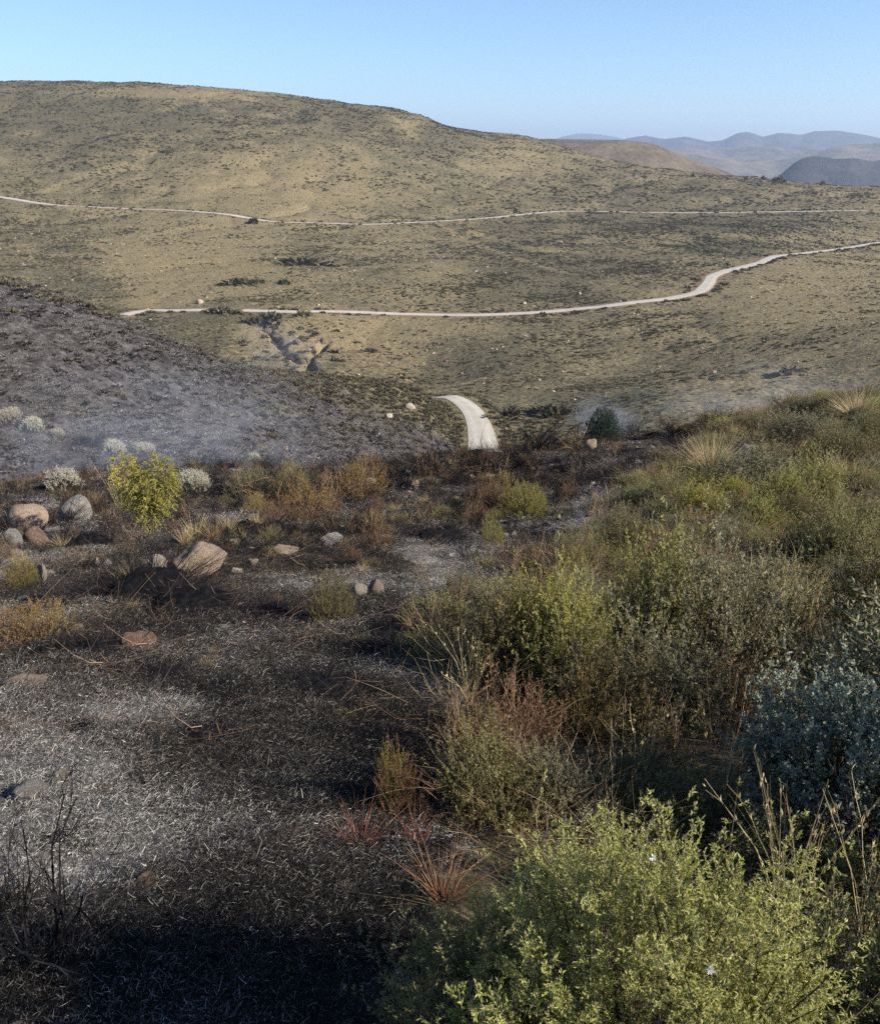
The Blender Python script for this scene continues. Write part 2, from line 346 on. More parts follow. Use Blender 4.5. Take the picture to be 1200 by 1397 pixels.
def grade(g, roads, far=6.5):
    X, Y, Z = g; Z = Z.copy(); x = X.ravel(); y = Y.ravel(); z = Z.ravel(); cut = np.zeros(len(z))
    for Q, w in roads:
        lo = Q[:, :2].min(0) - far - 6; hi = Q[:, :2].max(0) + far + 6
        idx = np.where((x > lo[0]) & (x < hi[0]) & (y > lo[1]) & (y < hi[1]))[0]
        D = np.full(len(idx), 1e9); zt = np.zeros(len(idx))
        A, B = Q[:-1], Q[1:]
        for a, b in zip(A, B):
            m = (abs(x[idx] - a[0]) < far + 8) & (abs(y[idx] - a[1]) < far + 8)
            j = np.where(m)[0]
            if not len(j): continue
            dx, dy = b[0] - a[0], b[1] - a[1]; t = np.clip(((x[idx[j]] - a[0]) * dx + (y[idx[j]] - a[1]) * dy) / (dx * dx + dy * dy + 1e-9), 0, 1)
            d = np.hypot(x[idx[j]] - a[0] - t * dx, y[idx[j]] - a[1] - t * dy); u = d < D[j]
            D[j[u]] = d[u]; zt[j[u]] = (a[2] + t * (b[2] - a[2]))[u]
        k = 1 - ss(w / 2 + .9, w / 2 + far, D); z[idx] = z[idx] * (1 - k) + zt * k
        cut[idx] = np.maximum(cut[idx], 1 - ss(w / 2 + 1, w / 2 + 4.5, D))
    return (X, Y, z.reshape(X.shape)), cut.reshape(X.shape)

g_near = polar(hnear, -62, 62, 430, 1.0, 110, 520, 4.0)
b_, a_, br_ = near_masks(*g_near)
terrain("ground", g_near, near_mat(), dict(burnt=b_, ash=a_, brown=br_))
hm = hill_mat("dry hillside")
g_burn = polar(hburn, -58, 9, 330, 38, 175, 300)
R3 = centreline([], g_burn, 1.2, [P3(*t) for t in [(657,634,102),(658,622,105),(658,602,111),(654,583,117.6),(648,567,123.4),(639,556,128),(627,547,132),(614,541.5,134.6),(602,538.5,136)]] + [(-2, 143, -37.5)])
g_burn, cut3 = grade(g_burn, [(R3, 4.4)], 5.5)
b_, s_ = burn_masks(*g_burn)
terrain("burnt_hillside", g_burn, hill_mat("burnt hillside", 1.7), dict(burnt=b_, straw=s_, soil=np.clip(.12 + .25 * cut3, 0, 1)))
g_far = polar(hfar, -48, 44, 600, 78, 1300, 560)
R1 = centreline([(-60,262),(0,269),(40,275),(75,280),(120,282),(180,285),(240,287),(285,290),(315,293),(345,299),(370,302),(410,304),(450,305),(500,306),(560,304),(610,301),(660,298),(700,294),(740,290),(780,288),(830,289),(900,290),(980,290),(1060,289),(1130,288),(1180,287)], g_far, 2.5)
R2 = centreline([(168,430),(200,425),(240,423),(290,423),(340,424),(400,425),(450,425),(500,427),(560,429),(620,430),(660,430),(720,427),(780,423),(830,417),(870,412),(905,408),(935,404),(955,397),(966,386),(972,377),(990,370),(1015,364),(1038,358),(1046,354),(1062,349),(1100,345),(1150,339),(1200,331),(1260,325)], g_far, 2.0)
R3low = R3 - np.array([0, 0, .7]); g_far, _ = grade(g_far, [(R3low, 6.0)], 24); g_far, cut_far = grade(g_far, [(R1, 5.0), (R2, 4.2)])
s_, so_ = far_masks(*g_far)
terrain("hillside", g_far, hm, dict(burnt=s_ * 0, straw=s_, soil=np.clip(so_ + .8 * cut_far, 0, 1)))
# ------------------------------------------------------------------ distant land
def mat_mountain(name, lo, hi, sc):
    b = NB(name); p = b.pos(); n = b.noise(p, sc, 7, .65); n2 = b.noise(p, sc * 7, 4, .7)
    c = b.ramp(b.math('ADD', b.math('MULTIPLY', n, .65), b.math('MULTIPLY', n2, .35)), [(.36, lo), (.62, hi)])
    return b.done(b.bsdf(c, .95, b.bump(n, .5, 20), .05))
def ridge(name, crest, Yc, y0, y1, base, amp, lump, mat, na=220, nr=70, seed=1, az=(-30, 45)):
    cx = np.array([(ray(a, b)[0] / ray(a, b)[1], ray(a, b)[2] / ray(a, b)[1] * Yc) for a, b in crest])
    def f(X, Y):
        u = X / Y; zc = np.interp(u, cx[:, 0], cx[:, 1]); t = np.where(Y < Yc, (Y - y0) / (Yc - y0), (y1 - Y) / (y1 - Yc))
        t = np.clip(t, 0, 1); prof = t * t * (3 - 2 * t)
        n = fbm(X, Y, lump, 5, seed); rr = 1 - abs(fbm(X, Y, lump * .8, 4, seed + 9)) * 2
        z = base + (zc - base) * prof
        return z + amp * (n * .6 - .8 * np.clip(rr, 0, 1) ** 2 * (1 - prof ** 3)) * (.25 + .75 * (1 - prof ** 6))
    X, Y, Z = polar(f, az[0], az[1], na, y0, y1, nr)
    return terrain(name, (X, Y, Z), mat, {})
m1 = mat_mountain("dry scrub mountain", (.07, .056, .04), (.165, .132, .088), .02)
m2 = mat_mountain("pale plain mountain", (.035, .034, .036), (.21, .17, .125), .003)
m3 = mat_mountain("shaded canyon rock", (.02, .02, .026), (.06, .056, .056), .008)  # shade on the canyon wall is put into this dark bluish colour
m4 = mat_mountain("domed mountain", (.02, .022, .028), (.10, .085, .075), .003)
ridge("mountain", [(560,230),(640,205),(700,191),(740,189),(800,190),(850,191),(890,195),(930,212),(975,228),(1020,246),(1080,262),(1160,275),(1500,300)], 1500, 1150, 1900, -90, 9, 160, m1, seed=3)
ridge("mountain", [(400,270),(1000,268),(1035,252),(1062,240),(1078,226),(1090,219),(1105,214),(1125,216),(1140,219),(1165,217),(1190,221),(1220,216),(1260,222),(1500,225)], 2600, 2250, 3100, -230, 85, 420, m3, seed=11)
ridge("mountain", [(400,240),(700,232),(850,212),(905,205),(960,212),(1010,219),(1060,220),(1110,210),(1140,200),(1170,196),(1210,194),(1300,205),(1500,220)], 4300, 3200, 5200, -190, 100, 700, m2, seed=17)
ridge("mountain", [(400,225),(800,215),(900,205),(940,200),(990,202),(1060,200),(1150,202),(1250,200),(1500,205)], 5600, 4700, 6300, -150, 80, 600, m2, seed=29)
ridge("mountain", [(400,215),(760,204),(830,196),(855,188),(880,184),(905,189),(935,186),(965,193),(985,191),(1005,182),(1020,180),(1040,187),(1062,181),(1080,182),(1092,184),(1110,179),(1140,178),(1170,182),(1200,188),(1240,186),(1300,190),(1500,200)], 8000, 6200, 9500, -160, 90, 900, m4, na=420, seed=23)
ridge("mountain", [(400,205),(740,196),(765,187),(790,182),(812,183),(840,187),(870,195),(900,200),(1500,205)], 14000, 12500, 15500, -200, 40, 1500, m4, seed=37)
X, Y = np.meshgrid(np.linspace(-16000, 16000, 60), np.linspace(1000, 17000, 40))
terrain("plain", (X, Y, -240 + 25 * fbm(X, Y, 2500, 3, 5)), m2, {})

# ------------------------------------------------------------------ roads
def road_mat():
    b = NB("pale gravel"); p = b.pos(); n = b.noise(p, .25, 7, .75); n2 = b.noise(p, 14, 3, .7)
    rut = b.attr("rut")
    c = b.ramp(b.math('ADD', b.math('MULTIPLY', n, .6), b.math('MULTIPLY', n2, .4)), [(.3, (.25, .228, .19)), (.5, (.37, .345, .295)), (.7, (.48, .455, .40))])
    c = b.mix(b.math('MULTIPLY', rut, .35), c, (.54, .52, .47))
    return b.done(b.bsdf(c, .95, b.bump(n2, .3, .03), .1))
rm = road_mat()
def verge_mat():
    b = NB("road verge earth"); p = b.pos(); n = b.noise(p, 1.8, 6, .75)
    return b.done(b.bsdf(b.ramp(n, [(.3, (.09, .07, .045)), (.5, (.2, .155, .105)), (.7, (.36, .29, .2))]), .95, b.bump(n, .8, .2), .1))
vm = verge_mat()
ROADS = []
def road(Q, width, g, lift, taper=1.0):
    tr = bvh(g)
    T = np.gradient(Q, axis=0)[:, :2]; T /= np.linalg.norm(T, axis=1)[:, None] + 1e-9; N = np.c_[-T[:, 1], T[:, 0]]
    off = np.array([-1.0, -.8, -.5, -.2, 0, .2, .5, .8, 1.0]); wj = width / 2 * (1 + .16 * fbm(Q[:, 0], Q[:, 1], 9, 3, 61)) * np.linspace(1, taper, len(Q))
    XY = Q[:, None, :2] + N[:, None] * (off[None, :, None] * wj[:, None, None])
    H = np.zeros(XY.shape[:2])
    for i in range(H.shape[0]):
        for j in (0, 2, 4, 6, 8):
            r = tr.ray_cast(Vector((XY[i, j, 0], XY[i, j, 1], 500)), Vector((0, 0, -1))); H[i, j] = r[0].z if r[0] is not None else Q[i, 2]
    zc = np.maximum(smooth(H[:, ::2].max(1), 5), H[:, ::2].max(1)) + lift
    Z = np.repeat(zc[:, None], 9, 1) + .06 * (1 - off ** 2)
    rut = np.exp(-((abs(off) - .45) / .2) ** 2)[None] * np.ones((len(Q), 1)); V = np.concatenate([XY, Z[..., None]], -1)
    o = tag(mobj("road", raw_mesh("road", V.reshape(-1, 3), grid_faces(*V.shape[:2]), [rm], {"rut": rut}, True)), kind='structure')
    for s, e in ((-1, 0), (1, -1)):
        e0 = V[:, e].copy(); w1 = .5 + .6 * vn(Q[:, 0] * .3, Q[:, 1] * .3, 5); e1 = e0[:, :2] + N * (s * w1)[:, None]
        VV = np.stack([np.c_[e0[:, :2], e0[:, 2] - .01], np.c_[e1, e0[:, 2] - .5 - lift]], 1)
        mobj("verge", raw_mesh("verge", VV.reshape(-1, 3), grid_faces(*VV.shape[:2]), [vm], {}, True), o)
    return o
road(R1, 5.2, g_far, .10); road(R2, 3.8, g_far, .08); road(R3, 3.9, g_burn, .06, .62)
T_near, T_burn, T_far = bvh(g_near), bvh(g_burn), bvh(g_far)
# ------------------------------------------------------------------ plant building kit
def nrm(v): return v / (np.linalg.norm(v, axis=-1, keepdims=True) + 1e-12)
class Acc:
    def __init__(s): s.V = []; s.Q = []; s.T = []; s.tint = []; s.n = 0
    def add(s, V, Fc, tint):
        V = V.reshape(-1, 3); (s.Q if Fc.shape[1] == 4 else s.T).append(Fc + s.n); s.V.append(V); s.n += len(V)
        s.tint.append(np.broadcast_to(np.asarray(tint, float).reshape(-1) if np.ndim(tint) else np.array([tint]), (len(V),)) if np.size(tint) in (1, len(V)) else tint.ravel())
    def mesh(s, name, mat, smooth=False):
        Fs = ([np.concatenate(s.Q)] if s.Q else []) + ([np.concatenate(s.T)] if s.T else [])
        return raw_mesh(name, np.concatenate(s.V), Fs, [mat], {"tint": np.clip(np.concatenate(s.tint), 0, 1)}, smooth)
def leaves(a, base, d, L, W, tint, r, cup=.15):
    n = len(base); d = nrm(d); side = nrm(np.cross(d, r.normal(size=(n, 3)))); up = np.cross(side, d)
    L = np.broadcast_to(L, n)[:, None]; W = np.broadcast_to(W, n)[:, None]
    mid = base + d * L * .5 + up * L * cup
    V = np.stack([base, mid + side * W / 2, base + d * L, mid - side * W / 2], 1)
    f = np.arange(n)[:, None] * 4 + np.arange(4)[None]
    a.add(V, f, np.repeat(tint, 4))
def ribbons(a, p0, d, L, W, bend, segs, t0, t1, r, taper=1.0, wob=0.0):
    n = len(p0); t = np.linspace(0, 1, segs + 1)[None, :, None]; L = np.broadcast_to(L, n)[:, None, None]
    d = nrm(d); side = nrm(np.cross(d, r.normal(size=(n, 3))))[:, None]
    P = p0[:, None] + d[:, None] * L * t + bend[:, None] * L * t * t
    if wob: P = P + np.cumsum(r.normal(size=(n, segs + 1, 3)), 1) * wob * L * np.sqrt(t)
    w = np.broadcast_to(W, n)[:, None, None] * (1 - taper * .92 * t ** 1.5) / 2
    V = np.stack([P - side * w, P + side * w], 2)
    b = np.arange(n)[:, None] * (segs + 1) * 2 + np.arange(segs)[None] * 2
    f = np.stack([b, b + 1, b + 3, b + 2], -1).reshape(-1, 4)
    tt = (np.broadcast_to(t0, n)[:, None] * (1 - t[..., 0]) + np.broadcast_to(t1, n)[:, None] * t[..., 0])
    a.add(V, f, np.repeat(tt[..., None], 2, -1).ravel())
    return P
def tubes(a, P, rad, tint, sides=3):
    """P (n,k,3) paths, rad (n,k)"""
    n, k = P.shape[:2]; T = nrm(np.gradient(P, axis=1)); ref = np.where(abs(T[..., 2:3]) > .9, np.array([1., 0, 0]), np.array([0, 0, 1.]))
    s = nrm(np.cross(T, ref)); u = np.cross(T, s); ang = np.arange(sides) * 2 * np.pi / sides
    V = P[:, :, None] + rad[..., None, None] * (s[:, :, None] * np.cos(ang)[:, None] + u[:, :, None] * np.sin(ang)[:, None])
    b = np.arange(n)[:, None, None] * k * sides + np.arange(k - 1)[None, :, None] * sides; j = np.arange(sides)[None, None]; j2 = (j + 1) % sides
    f = np.stack([b + j, b + j2, b + sides + j2, b + sides + j], -1).reshape(-1, 4)
    a.add(V, f, np.repeat(np.broadcast_to(tint, (n, k))[..., None], sides, -1).ravel())
def curve_paths(p0, p1, k, r, sag=.0, wob=.03, lift=.25):
    t = np.linspace(0, 1, k)[None, :, None]; L = np.linalg.norm(p1 - p0, axis=1)[:, None, None]
    mid = (p0 + p1) / 2 + np.c_[np.zeros((len(p0), 2)), L[:, 0, 0] * lift]
    P = (1 - t) ** 2 * p0[:, None] + 2 * t * (1 - t) * mid[:, None] + t * t * p1[:, None]
    return P + r.normal(size=P.shape) * wob * L * (t * (1 - t)) * 2

def shrub(seed, rad, h, nsp, spl, nl, lL, lW, mat, smat, upright=.6, inner=.35, lobes=7, tint=(.25, .8), low=0.02, stems=40, stem_r=.004, stem_tint=.4, flat=1.0, spread=.8, droop=0.0, topbias=.0):
    """returns (foliage mesh, stem mesh): sprigs of single leaves on a many-stemmed bush"""
    r = np.random.default_rng(seed); d = nrm(r.normal(size=(nsp, 3))); d[:, 2] = abs(d[:, 2]) * .9 + topbias * r.random(nsp); d = nrm(d)
    lc = nrm(r.normal(size=(lobes, 3))); lc[:, 2] = abs(lc[:, 2]); lm = .62 + .42 * r.random(lobes)
    k = np.exp((d @ nrm(lc).T - 1) * 9); m = (k * lm).sum(1) / (k.sum(1) + 1e-9) if lobes else 1
    q = inner + (1 - inner) * r.random(nsp) ** .55
    p = d * (q * m)[:, None] * np.array([rad, rad, h]); p[:, 2] = np.maximum(p[:, 2], low) * flat
    out = nrm(d * np.array([1, 1, .6]) + r.normal(size=(nsp, 3)) * .3 * spread + np.array([0, 0, upright * 1.4])); L = spl * (.6 + .8 * r.random(nsp)) * (.6 + .4 * q)
    a = Acc(); bend = r.normal(size=(nsp, 3)) * .12 - np.array([0, 0, droop])
    sb = Acc(); ribbons(sb, p, out, L, spl * .035, bend, 2, stem_tint, stem_tint + .1, r)
    t = (np.arange(nl)[None] + r.random((nsp, nl))) / nl; t = .08 + .92 * t
    lp = p[:, None] + out[:, None] * (L[:, None] * t)[..., None] + bend[:, None] * (L[:, None] * t * t)[..., None]
    s = nrm(np.cross(out, r.normal(size=(nsp, 3)))); u = np.cross(out, s); ang = np.arange(nl)[None] * 2.4 + r.random((nsp, 1)) * 6.28
    ld = out[:, None] * .75 + (s[:, None] * np.cos(ang)[..., None] + u[:, None] * np.sin(ang)[..., None]) * spread + r.normal(size=(nsp, nl, 3)) * .2
    ls = (1.15 - .5 * t) * (.75 + .5 * r.random((nsp, nl)))
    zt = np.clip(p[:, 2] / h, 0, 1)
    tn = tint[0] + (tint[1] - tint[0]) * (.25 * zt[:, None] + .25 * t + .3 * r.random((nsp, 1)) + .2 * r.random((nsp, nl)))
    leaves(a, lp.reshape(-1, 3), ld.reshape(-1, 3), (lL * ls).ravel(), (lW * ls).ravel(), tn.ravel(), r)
    ns = min(stems, nsp); i = r.choice(nsp, ns, replace=False); p1 = p[i]; p0 = np.c_[p1[:, :2] * .12 + r.normal(size=(ns, 2)) * rad * .06, np.full(ns, -.04)]
    P = curve_paths(p0, p1, 5, r, lift=.12, wob=.05); rr = np.linspace(1, .35, 5)[None] * stem_r * (.6 + .8 * r.random((ns, 1)))
    tubes(sb, P, rr, stem_tint)
    return a.mesh("foliage", mat), sb.mesh("stem", smat)
def shoot_bush(seed, rad, h, nsh, shl, nside, sl, nl, lL, lW, mat, smat, tint=(.15, 1), lobes=12, ry=1.0):
    """bush of upright plumed shoots: shoot > side sprigs > small leaves"""
    r = np.random.default_rng(seed); d = nrm(r.normal(size=(nsh, 3))); d[:, 2] = abs(d[:, 2]); lc = nrm(r.normal(size=(lobes, 3))); lc[:, 2] = abs(lc[:, 2]); lm = .55 + .5 * r.random(lobes)
    k = np.exp((d @ nrm(lc).T - 1) * 14); m = (k * lm).sum(1) / (k.sum(1) + 1e-9); q = .35 + .65 * r.random(nsh) ** .5
    p = d * (q * m)[:, None] * np.array([rad, rad * ry, h]); out = nrm(d * [1, 1, .3] * .55 + r.normal(size=(nsh, 3)) * .22 + [0, 0, 1.1]); L = shl * (.45 + .9 * r.random(nsh) ** 1.3)
    a = Acc(); sb = Acc(); bend = r.normal(size=(nsh, 3)) * .15; ribbons(sb, p, out, L, .004, bend, 3, .3, .6, r)
    t = np.linspace(.05, 1, nside)[None] * np.ones((nsh, 1)); sp = (p[:, None] + out[:, None] * (L[:, None] * t)[..., None] + bend[:, None] * (L[:, None] * t * t)[..., None]).reshape(-1, 3)
    so = nrm(np.repeat(out, nside, 0) * .9 + r.normal(size=(nsh * nside, 3)) * .55); sL = sl * (1.25 - .75 * t.ravel()) * (.7 + .5 * r.random(nsh * nside)); n = len(sp)
    tl = (np.arange(nl)[None] + r.random((n, nl))) / nl; lp = sp[:, None] + so[:, None] * (sL[:, None] * tl)[..., None]; ld = so[:, None] * .8 + r.normal(size=(n, nl, 3)) * .5
    tone = np.repeat(r.random(nsh), nside)[:, None]; zt = np.repeat(np.clip(p[:, 2] / h, 0, 1), nside)[:, None]
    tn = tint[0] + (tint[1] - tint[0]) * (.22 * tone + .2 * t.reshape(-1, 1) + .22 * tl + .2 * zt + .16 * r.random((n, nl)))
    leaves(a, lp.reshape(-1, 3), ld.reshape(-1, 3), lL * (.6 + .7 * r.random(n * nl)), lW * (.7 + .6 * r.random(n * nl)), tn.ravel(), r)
    ns = min(220, nsh); i = r.choice(nsh, ns, replace=False); p1 = p[i]; p0 = np.c_[p1[:, :2] * .12, np.full(ns, -.04)]; tubes(sb, curve_paths(p0, p1, 5, r, lift=.12, wob=.05), np.linspace(.005, .002, 5)[None] * np.ones((ns, 1)), .4)
    return a.mesh("foliage", M[mat]), sb.mesh("stem", M[smat])
def grass(seed, n, h, spread, width, mat, lean=.5, droop=.35, t0=(.2, .5), t1=(.5, 1.0), base=.04, segs=4, wob=.02):
    r = np.random.default_rng(seed); ang = r.random(n) * 6.283; q = r.random(n) ** .7
    p0 = np.c_[np.cos(ang) * q * base, np.sin(ang) * q * base, np.full(n, -.03)]
    d = np.c_[np.cos(ang) * lean * (.2 + q), np.sin(ang) * lean * (.2 + q), np.ones(n)] + r.normal(size=(n, 3)) * .16 * spread
    L = h * (.45 + .6 * r.random(n)); bend = np.c_[np.cos(ang), np.sin(ang), -.6 * np.ones(n)] * droop * r.random((n, 1)) + r.normal(size=(n, 3)) * .06
    a = Acc(); ribbons(a, p0, d, L, width * (.6 + .8 * r.random(n)), bend, segs, r.uniform(*t0, n), r.uniform(*t1, n), r, wob=wob)
    return a.mesh("blades", mat)
def stalks(seed, n, h, base, mat, lean=.35, w=.004, head=True, droop=.25, t=(.4, .9), segs=7):
    """dry seed stalks with a ragged ear at the tip"""
    r = np.random.default_rng(seed); ang = r.random(n) * 6.283
    p0 = np.c_[np.cos(ang) * base * r.random(n), np.sin(ang) * base * r.random(n), np.full(n, -.03)]
    d = np.c_[r.normal(size=(n, 2)) * lean, np.ones(n)]; L = h * (.55 + .5 * r.random(n)); bend = r.normal(size=(n, 3)) * droop * .6 - np.array([0, 0, droop * .4])
    a = Acc(); tt = r.uniform(*t, n); P = ribbons(a, p0, d, L, w, bend, segs, tt, tt, r, taper=.6, wob=.012)
    ribbons(a, p0, d, L, w, bend, 2, tt, tt, r, taper=.6)
    if head:
        m = 9; ts = np.linspace(.72, 1, m); idx = (ts * segs).astype(int).clip(0, segs); hp = P[:, idx] + r.normal(size=(n, m, 3)) * .004
        hd = nrm(d)[:, None] + r.normal(size=(n, m, 3)) * .55
        leaves(a, hp.reshape(-1, 3), hd.reshape(-1, 3), h * .035, h * .009, np.repeat(tt, m) + .1, r)
    return a.mesh("stalk", mat)
def twigs(seed, n, rad, h, mat, r0=.006, tint=(0, .5), gens=3, wob=.06):
    """bare branching twigs (burnt or dead shrub), recursive forks"""
    r = np.random.default_rng(seed); a = Acc()
    ang = r.random(n) * 6.283; P0 = np.c_[r.normal(size=(n, 2)) * .04, np.full(n, -.04)]; d = nrm(np.c_[np.cos(ang) * rad / h * 1.1 * r.random(n) ** .5, np.sin(ang) * rad / h * 1.1 * r.random(n) ** .5, np.ones(n)])
    L = np.full(n, h * .5) * (.7 + .5 * r.random(n)); rr = np.full(n, r0)
    for g in range(gens):
        k = 4; t = np.linspace(0, 1, k)[None, :, None]; bend = r.normal(size=(len(P0), 3)) * .18
        P = P0[:, None] + d[:, None] * L[:, None, None] * t + bend[:, None] * L[:, None, None] * t * t + r.normal(size=(len(P0), k, 3)) * wob * L[:, None, None] * t
        tubes(a, P, rr[:, None] * np.linspace(1, .55, k)[None], r.uniform(*tint, (len(P0), 1)))
        m = 3; j = np.repeat(np.arange(len(P0)), m); s = r.integers(1, k, len(j)); P0 = P[j, s]; d = nrm(nrm(P[j, s] - P[j, s - 1]) + r.normal(size=(len(j), 3)) * .45 + np.array([0, 0, .12]))
        L = L[j] * (.4 + .35 * r.random(len(j))); rr = rr[j] * .5
    return a.mesh("twigs", mat)
def litter(seed, n, size, mat, L=(.02, .12), W=(.0015, .004), t=(0, 1), lift=.015, pw=2.2):
    """charred stems and ash flakes lying criss-cross"""
    r = np.random.default_rng(seed); q = nrm(r.normal(size=(n, 2))) * (size * r.random((n, 1)) ** .5)
    p0 = np.c_[q, r.random(n) * lift]; th = r.random(n) * 6.283; d = np.c_[np.cos(th), np.sin(th), np.abs(r.normal(size=n)) * .28 - .04]
    LL = L[0] + (L[1] - L[0]) * r.random(n) ** 1.8; tt = t[0] + (t[1] - t[0]) * r.random(n) ** pw
    a = Acc(); ribbons(a, p0, d, LL, W[0] + (W[1] - W[0]) * r.random(n) ** 2, r.normal(size=(n, 3)) * .65, 3, tt, tt, r, taper=.5)
    return a.mesh("litter", mat)

def rock_mesh(seed, sub=3, rough=.16, facet=.6, flat=.8):
    r = np.random.default_rng(seed)
    import bmesh
    bm = bmesh.new(); bmesh.ops.create_icosphere(bm, subdivisions=sub, radius=1.0)
    V = np.array([v.co[:] for v in bm.verts]); Fc = np.array([[v.index for v in f.verts] for f in bm.faces]); bm.free()
    m = int(11 + 6 * r.random()); N = nrm(r.normal(size=(m, 3)) * [1, 1, .8]); D = .50 + .32 * r.random(m)
    for nn, dd in zip(N, D):                       # planes cut the ball into worn faces
        ex = V @ nn - dd; V = V - np.clip(ex, 0, None)[:, None] * nn * min(1, facet * 1.3)
    u = V * 1.7 + seed
    n = fbm(u[:, 0] + u[:, 2] * .7, u[:, 1] - u[:, 2] * .6, 1.0, 4, seed); V = V * (1 + rough * n)[:, None]
    n = fbm(u[:, 0] * 4 + u[:, 2] * 3, u[:, 1] * 4 - u[:, 2] * 2, 1.0, 3, seed + 4); V = V * (1 + rough * .25 * n)[:, None]
    V[:, 2] *= flat
    return V, Fc

# ------------------------------------------------------------------ plant and stone materials
M = {}
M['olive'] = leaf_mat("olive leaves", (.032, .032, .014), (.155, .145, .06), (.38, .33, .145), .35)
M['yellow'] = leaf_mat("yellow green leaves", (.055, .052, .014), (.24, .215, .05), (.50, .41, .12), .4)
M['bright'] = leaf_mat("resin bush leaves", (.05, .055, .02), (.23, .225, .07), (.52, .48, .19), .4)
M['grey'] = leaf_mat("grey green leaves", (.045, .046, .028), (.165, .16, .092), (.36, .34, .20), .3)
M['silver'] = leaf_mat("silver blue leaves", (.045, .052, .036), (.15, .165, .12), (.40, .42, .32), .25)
M['white'] = leaf_mat("white woolly leaves", (.10, .095, .065), (.30, .295, .22), (.62, .61, .50), .2)
M['orange'] = leaf_mat("scorched orange leaves", (.07, .045, .018), (.23, .15, .052), (.46, .33, .12), .35)
M['red'] = leaf_mat("scorched red brown leaves", (.045, .024, .013), (.15, .085, .045), (.31, .20, .10), .3)
M['tree'] = leaf_mat("blue green leaves", (.02, .035, .028), (.045, .075, .06), (.10, .14, .11), .25)
M['straw'] = leaf_mat("straw", (.10, .075, .035), (.38, .285, .135), (.72, .59, .33), .35)
M['pale'] = leaf_mat("pale tussock straw", (.2, .16, .08), (.5, .4, .2), (.8, .68, .42), .4)
M['drybrown'] = leaf_mat("dry brown stems", (.035, .024, .015), (.14, .085, .05), (.33, .23, .14), .15)
M['rust'] = leaf_mat("rust grass", (.07, .03, .02), (.24, .10, .06), (.42, .24, .14), .3)
M['wood'] = leaf_mat("grey brown wood", (.03, .022, .015), (.10, .075, .05), (.24, .19, .14), 0, .8)
M['charred'] = leaf_mat("charred twigs", (.004, .004, .005), (.015, .014, .016), (.06, .055, .052), 0, .9, .3, .05)
M['litter'] = leaf_mat("charred and ashen litter", (.005, .005, .005), (.055, .047, .042), (.34, .32, .29), 0, .8, .5, .15)
M['ash'] = leaf_mat("white ash flakes", (.014, .014, .014), (.22, .212, .20), (.64, .62, .585), 0, .9, .35, .1)
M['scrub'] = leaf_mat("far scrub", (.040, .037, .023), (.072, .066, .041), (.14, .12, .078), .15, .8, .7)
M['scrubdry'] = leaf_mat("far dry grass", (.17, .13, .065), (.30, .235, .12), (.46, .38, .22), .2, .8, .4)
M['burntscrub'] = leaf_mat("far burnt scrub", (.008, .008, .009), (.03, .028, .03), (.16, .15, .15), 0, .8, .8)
M['petal'] = leaf_mat("white petals", (.6, .6, .56), (.75, .75, .7), (.85, .85, .8), .3)
def rock_mat(name, c0, c1, c2, soot=.0, lichen=.0):
    b = NB(name); tc = b.n("ShaderNodeTexCoord").outputs['Object']; oi = b.n("ShaderNodeObjectInfo").outputs['Random']
    vm = b.n("ShaderNodeVectorMath", operation='ADD'); b.set(vm.inputs[0], tc); b.set(vm.inputs[1], oi)
    v = vm.outputs[0]; n = b.noise(v, 3.2, 7, .7, .4); n2 = b.noise(v, 13, 6, .78); n3 = b.noise(v, 55, 4, .7)
    c = b.ramp(b.math('ADD', b.math('MULTIPLY', n, .5), b.math('MULTIPLY', n2, .5)), [(.3, c0), (.5, c1), (.68, c2)])
    c = b.mix(b.math('MULTIPLY', b.ramp(n3, [(.55, 0.0), (.7, 1.0)]), .35), c, (.04, .035, .03))
    if lichen: c = b.mix(b.math('MULTIPLY', b.ramp(n2, [(.54, 0.0), (.64, 1.0)]), lichen), c, (.42, .41, .36))
    if soot:
        sx = b.n("ShaderNodeSeparateXYZ"); b.set(sx.inputs[0], tc)
        f = b.math('ADD', b.math('MULTIPLY', sx.outputs[2], -1.3), b.math('MULTIPLY', b.math('SUBTRACT', n, .5), 2.2))
        c = b.mix(b.math('MULTIPLY', b.ramp(f, [(.25, 0.0), (.75, 1.0)]), soot), c, (.03, .028, .028))
    h = b.math('ADD', b.math('MULTIPLY', n2, .7), b.math('MULTIPLY', n3, .3))
    return b.done(b.bsdf(c, .9, b.bump(h, 1.0, .12), .1))
RM = {'tan': rock_mat("tan granite", (.17, .12, .085), (.34, .265, .20), (.50, .42, .34), .8), 'pale': rock_mat("pale stone", (.20, .17, .135), (.38, .335, .275), (.56, .51, .44), .7, .5),
      'red': rock_mat("reddish stone", (.11, .075, .055), (.22, .15, .11), (.36, .27, .21), .7), 'grey': rock_mat("grey lichened stone", (.13, .12, .11), (.27, .255, .235), (.46, .44, .41), .8, .6),
      'cliff': rock_mat("shade dark gully rock", (.03, .026, .022), (.10, .08, .065), (.2, .16, .13))}  # dark rock, its colour also carrying the shadow of the gully crevices

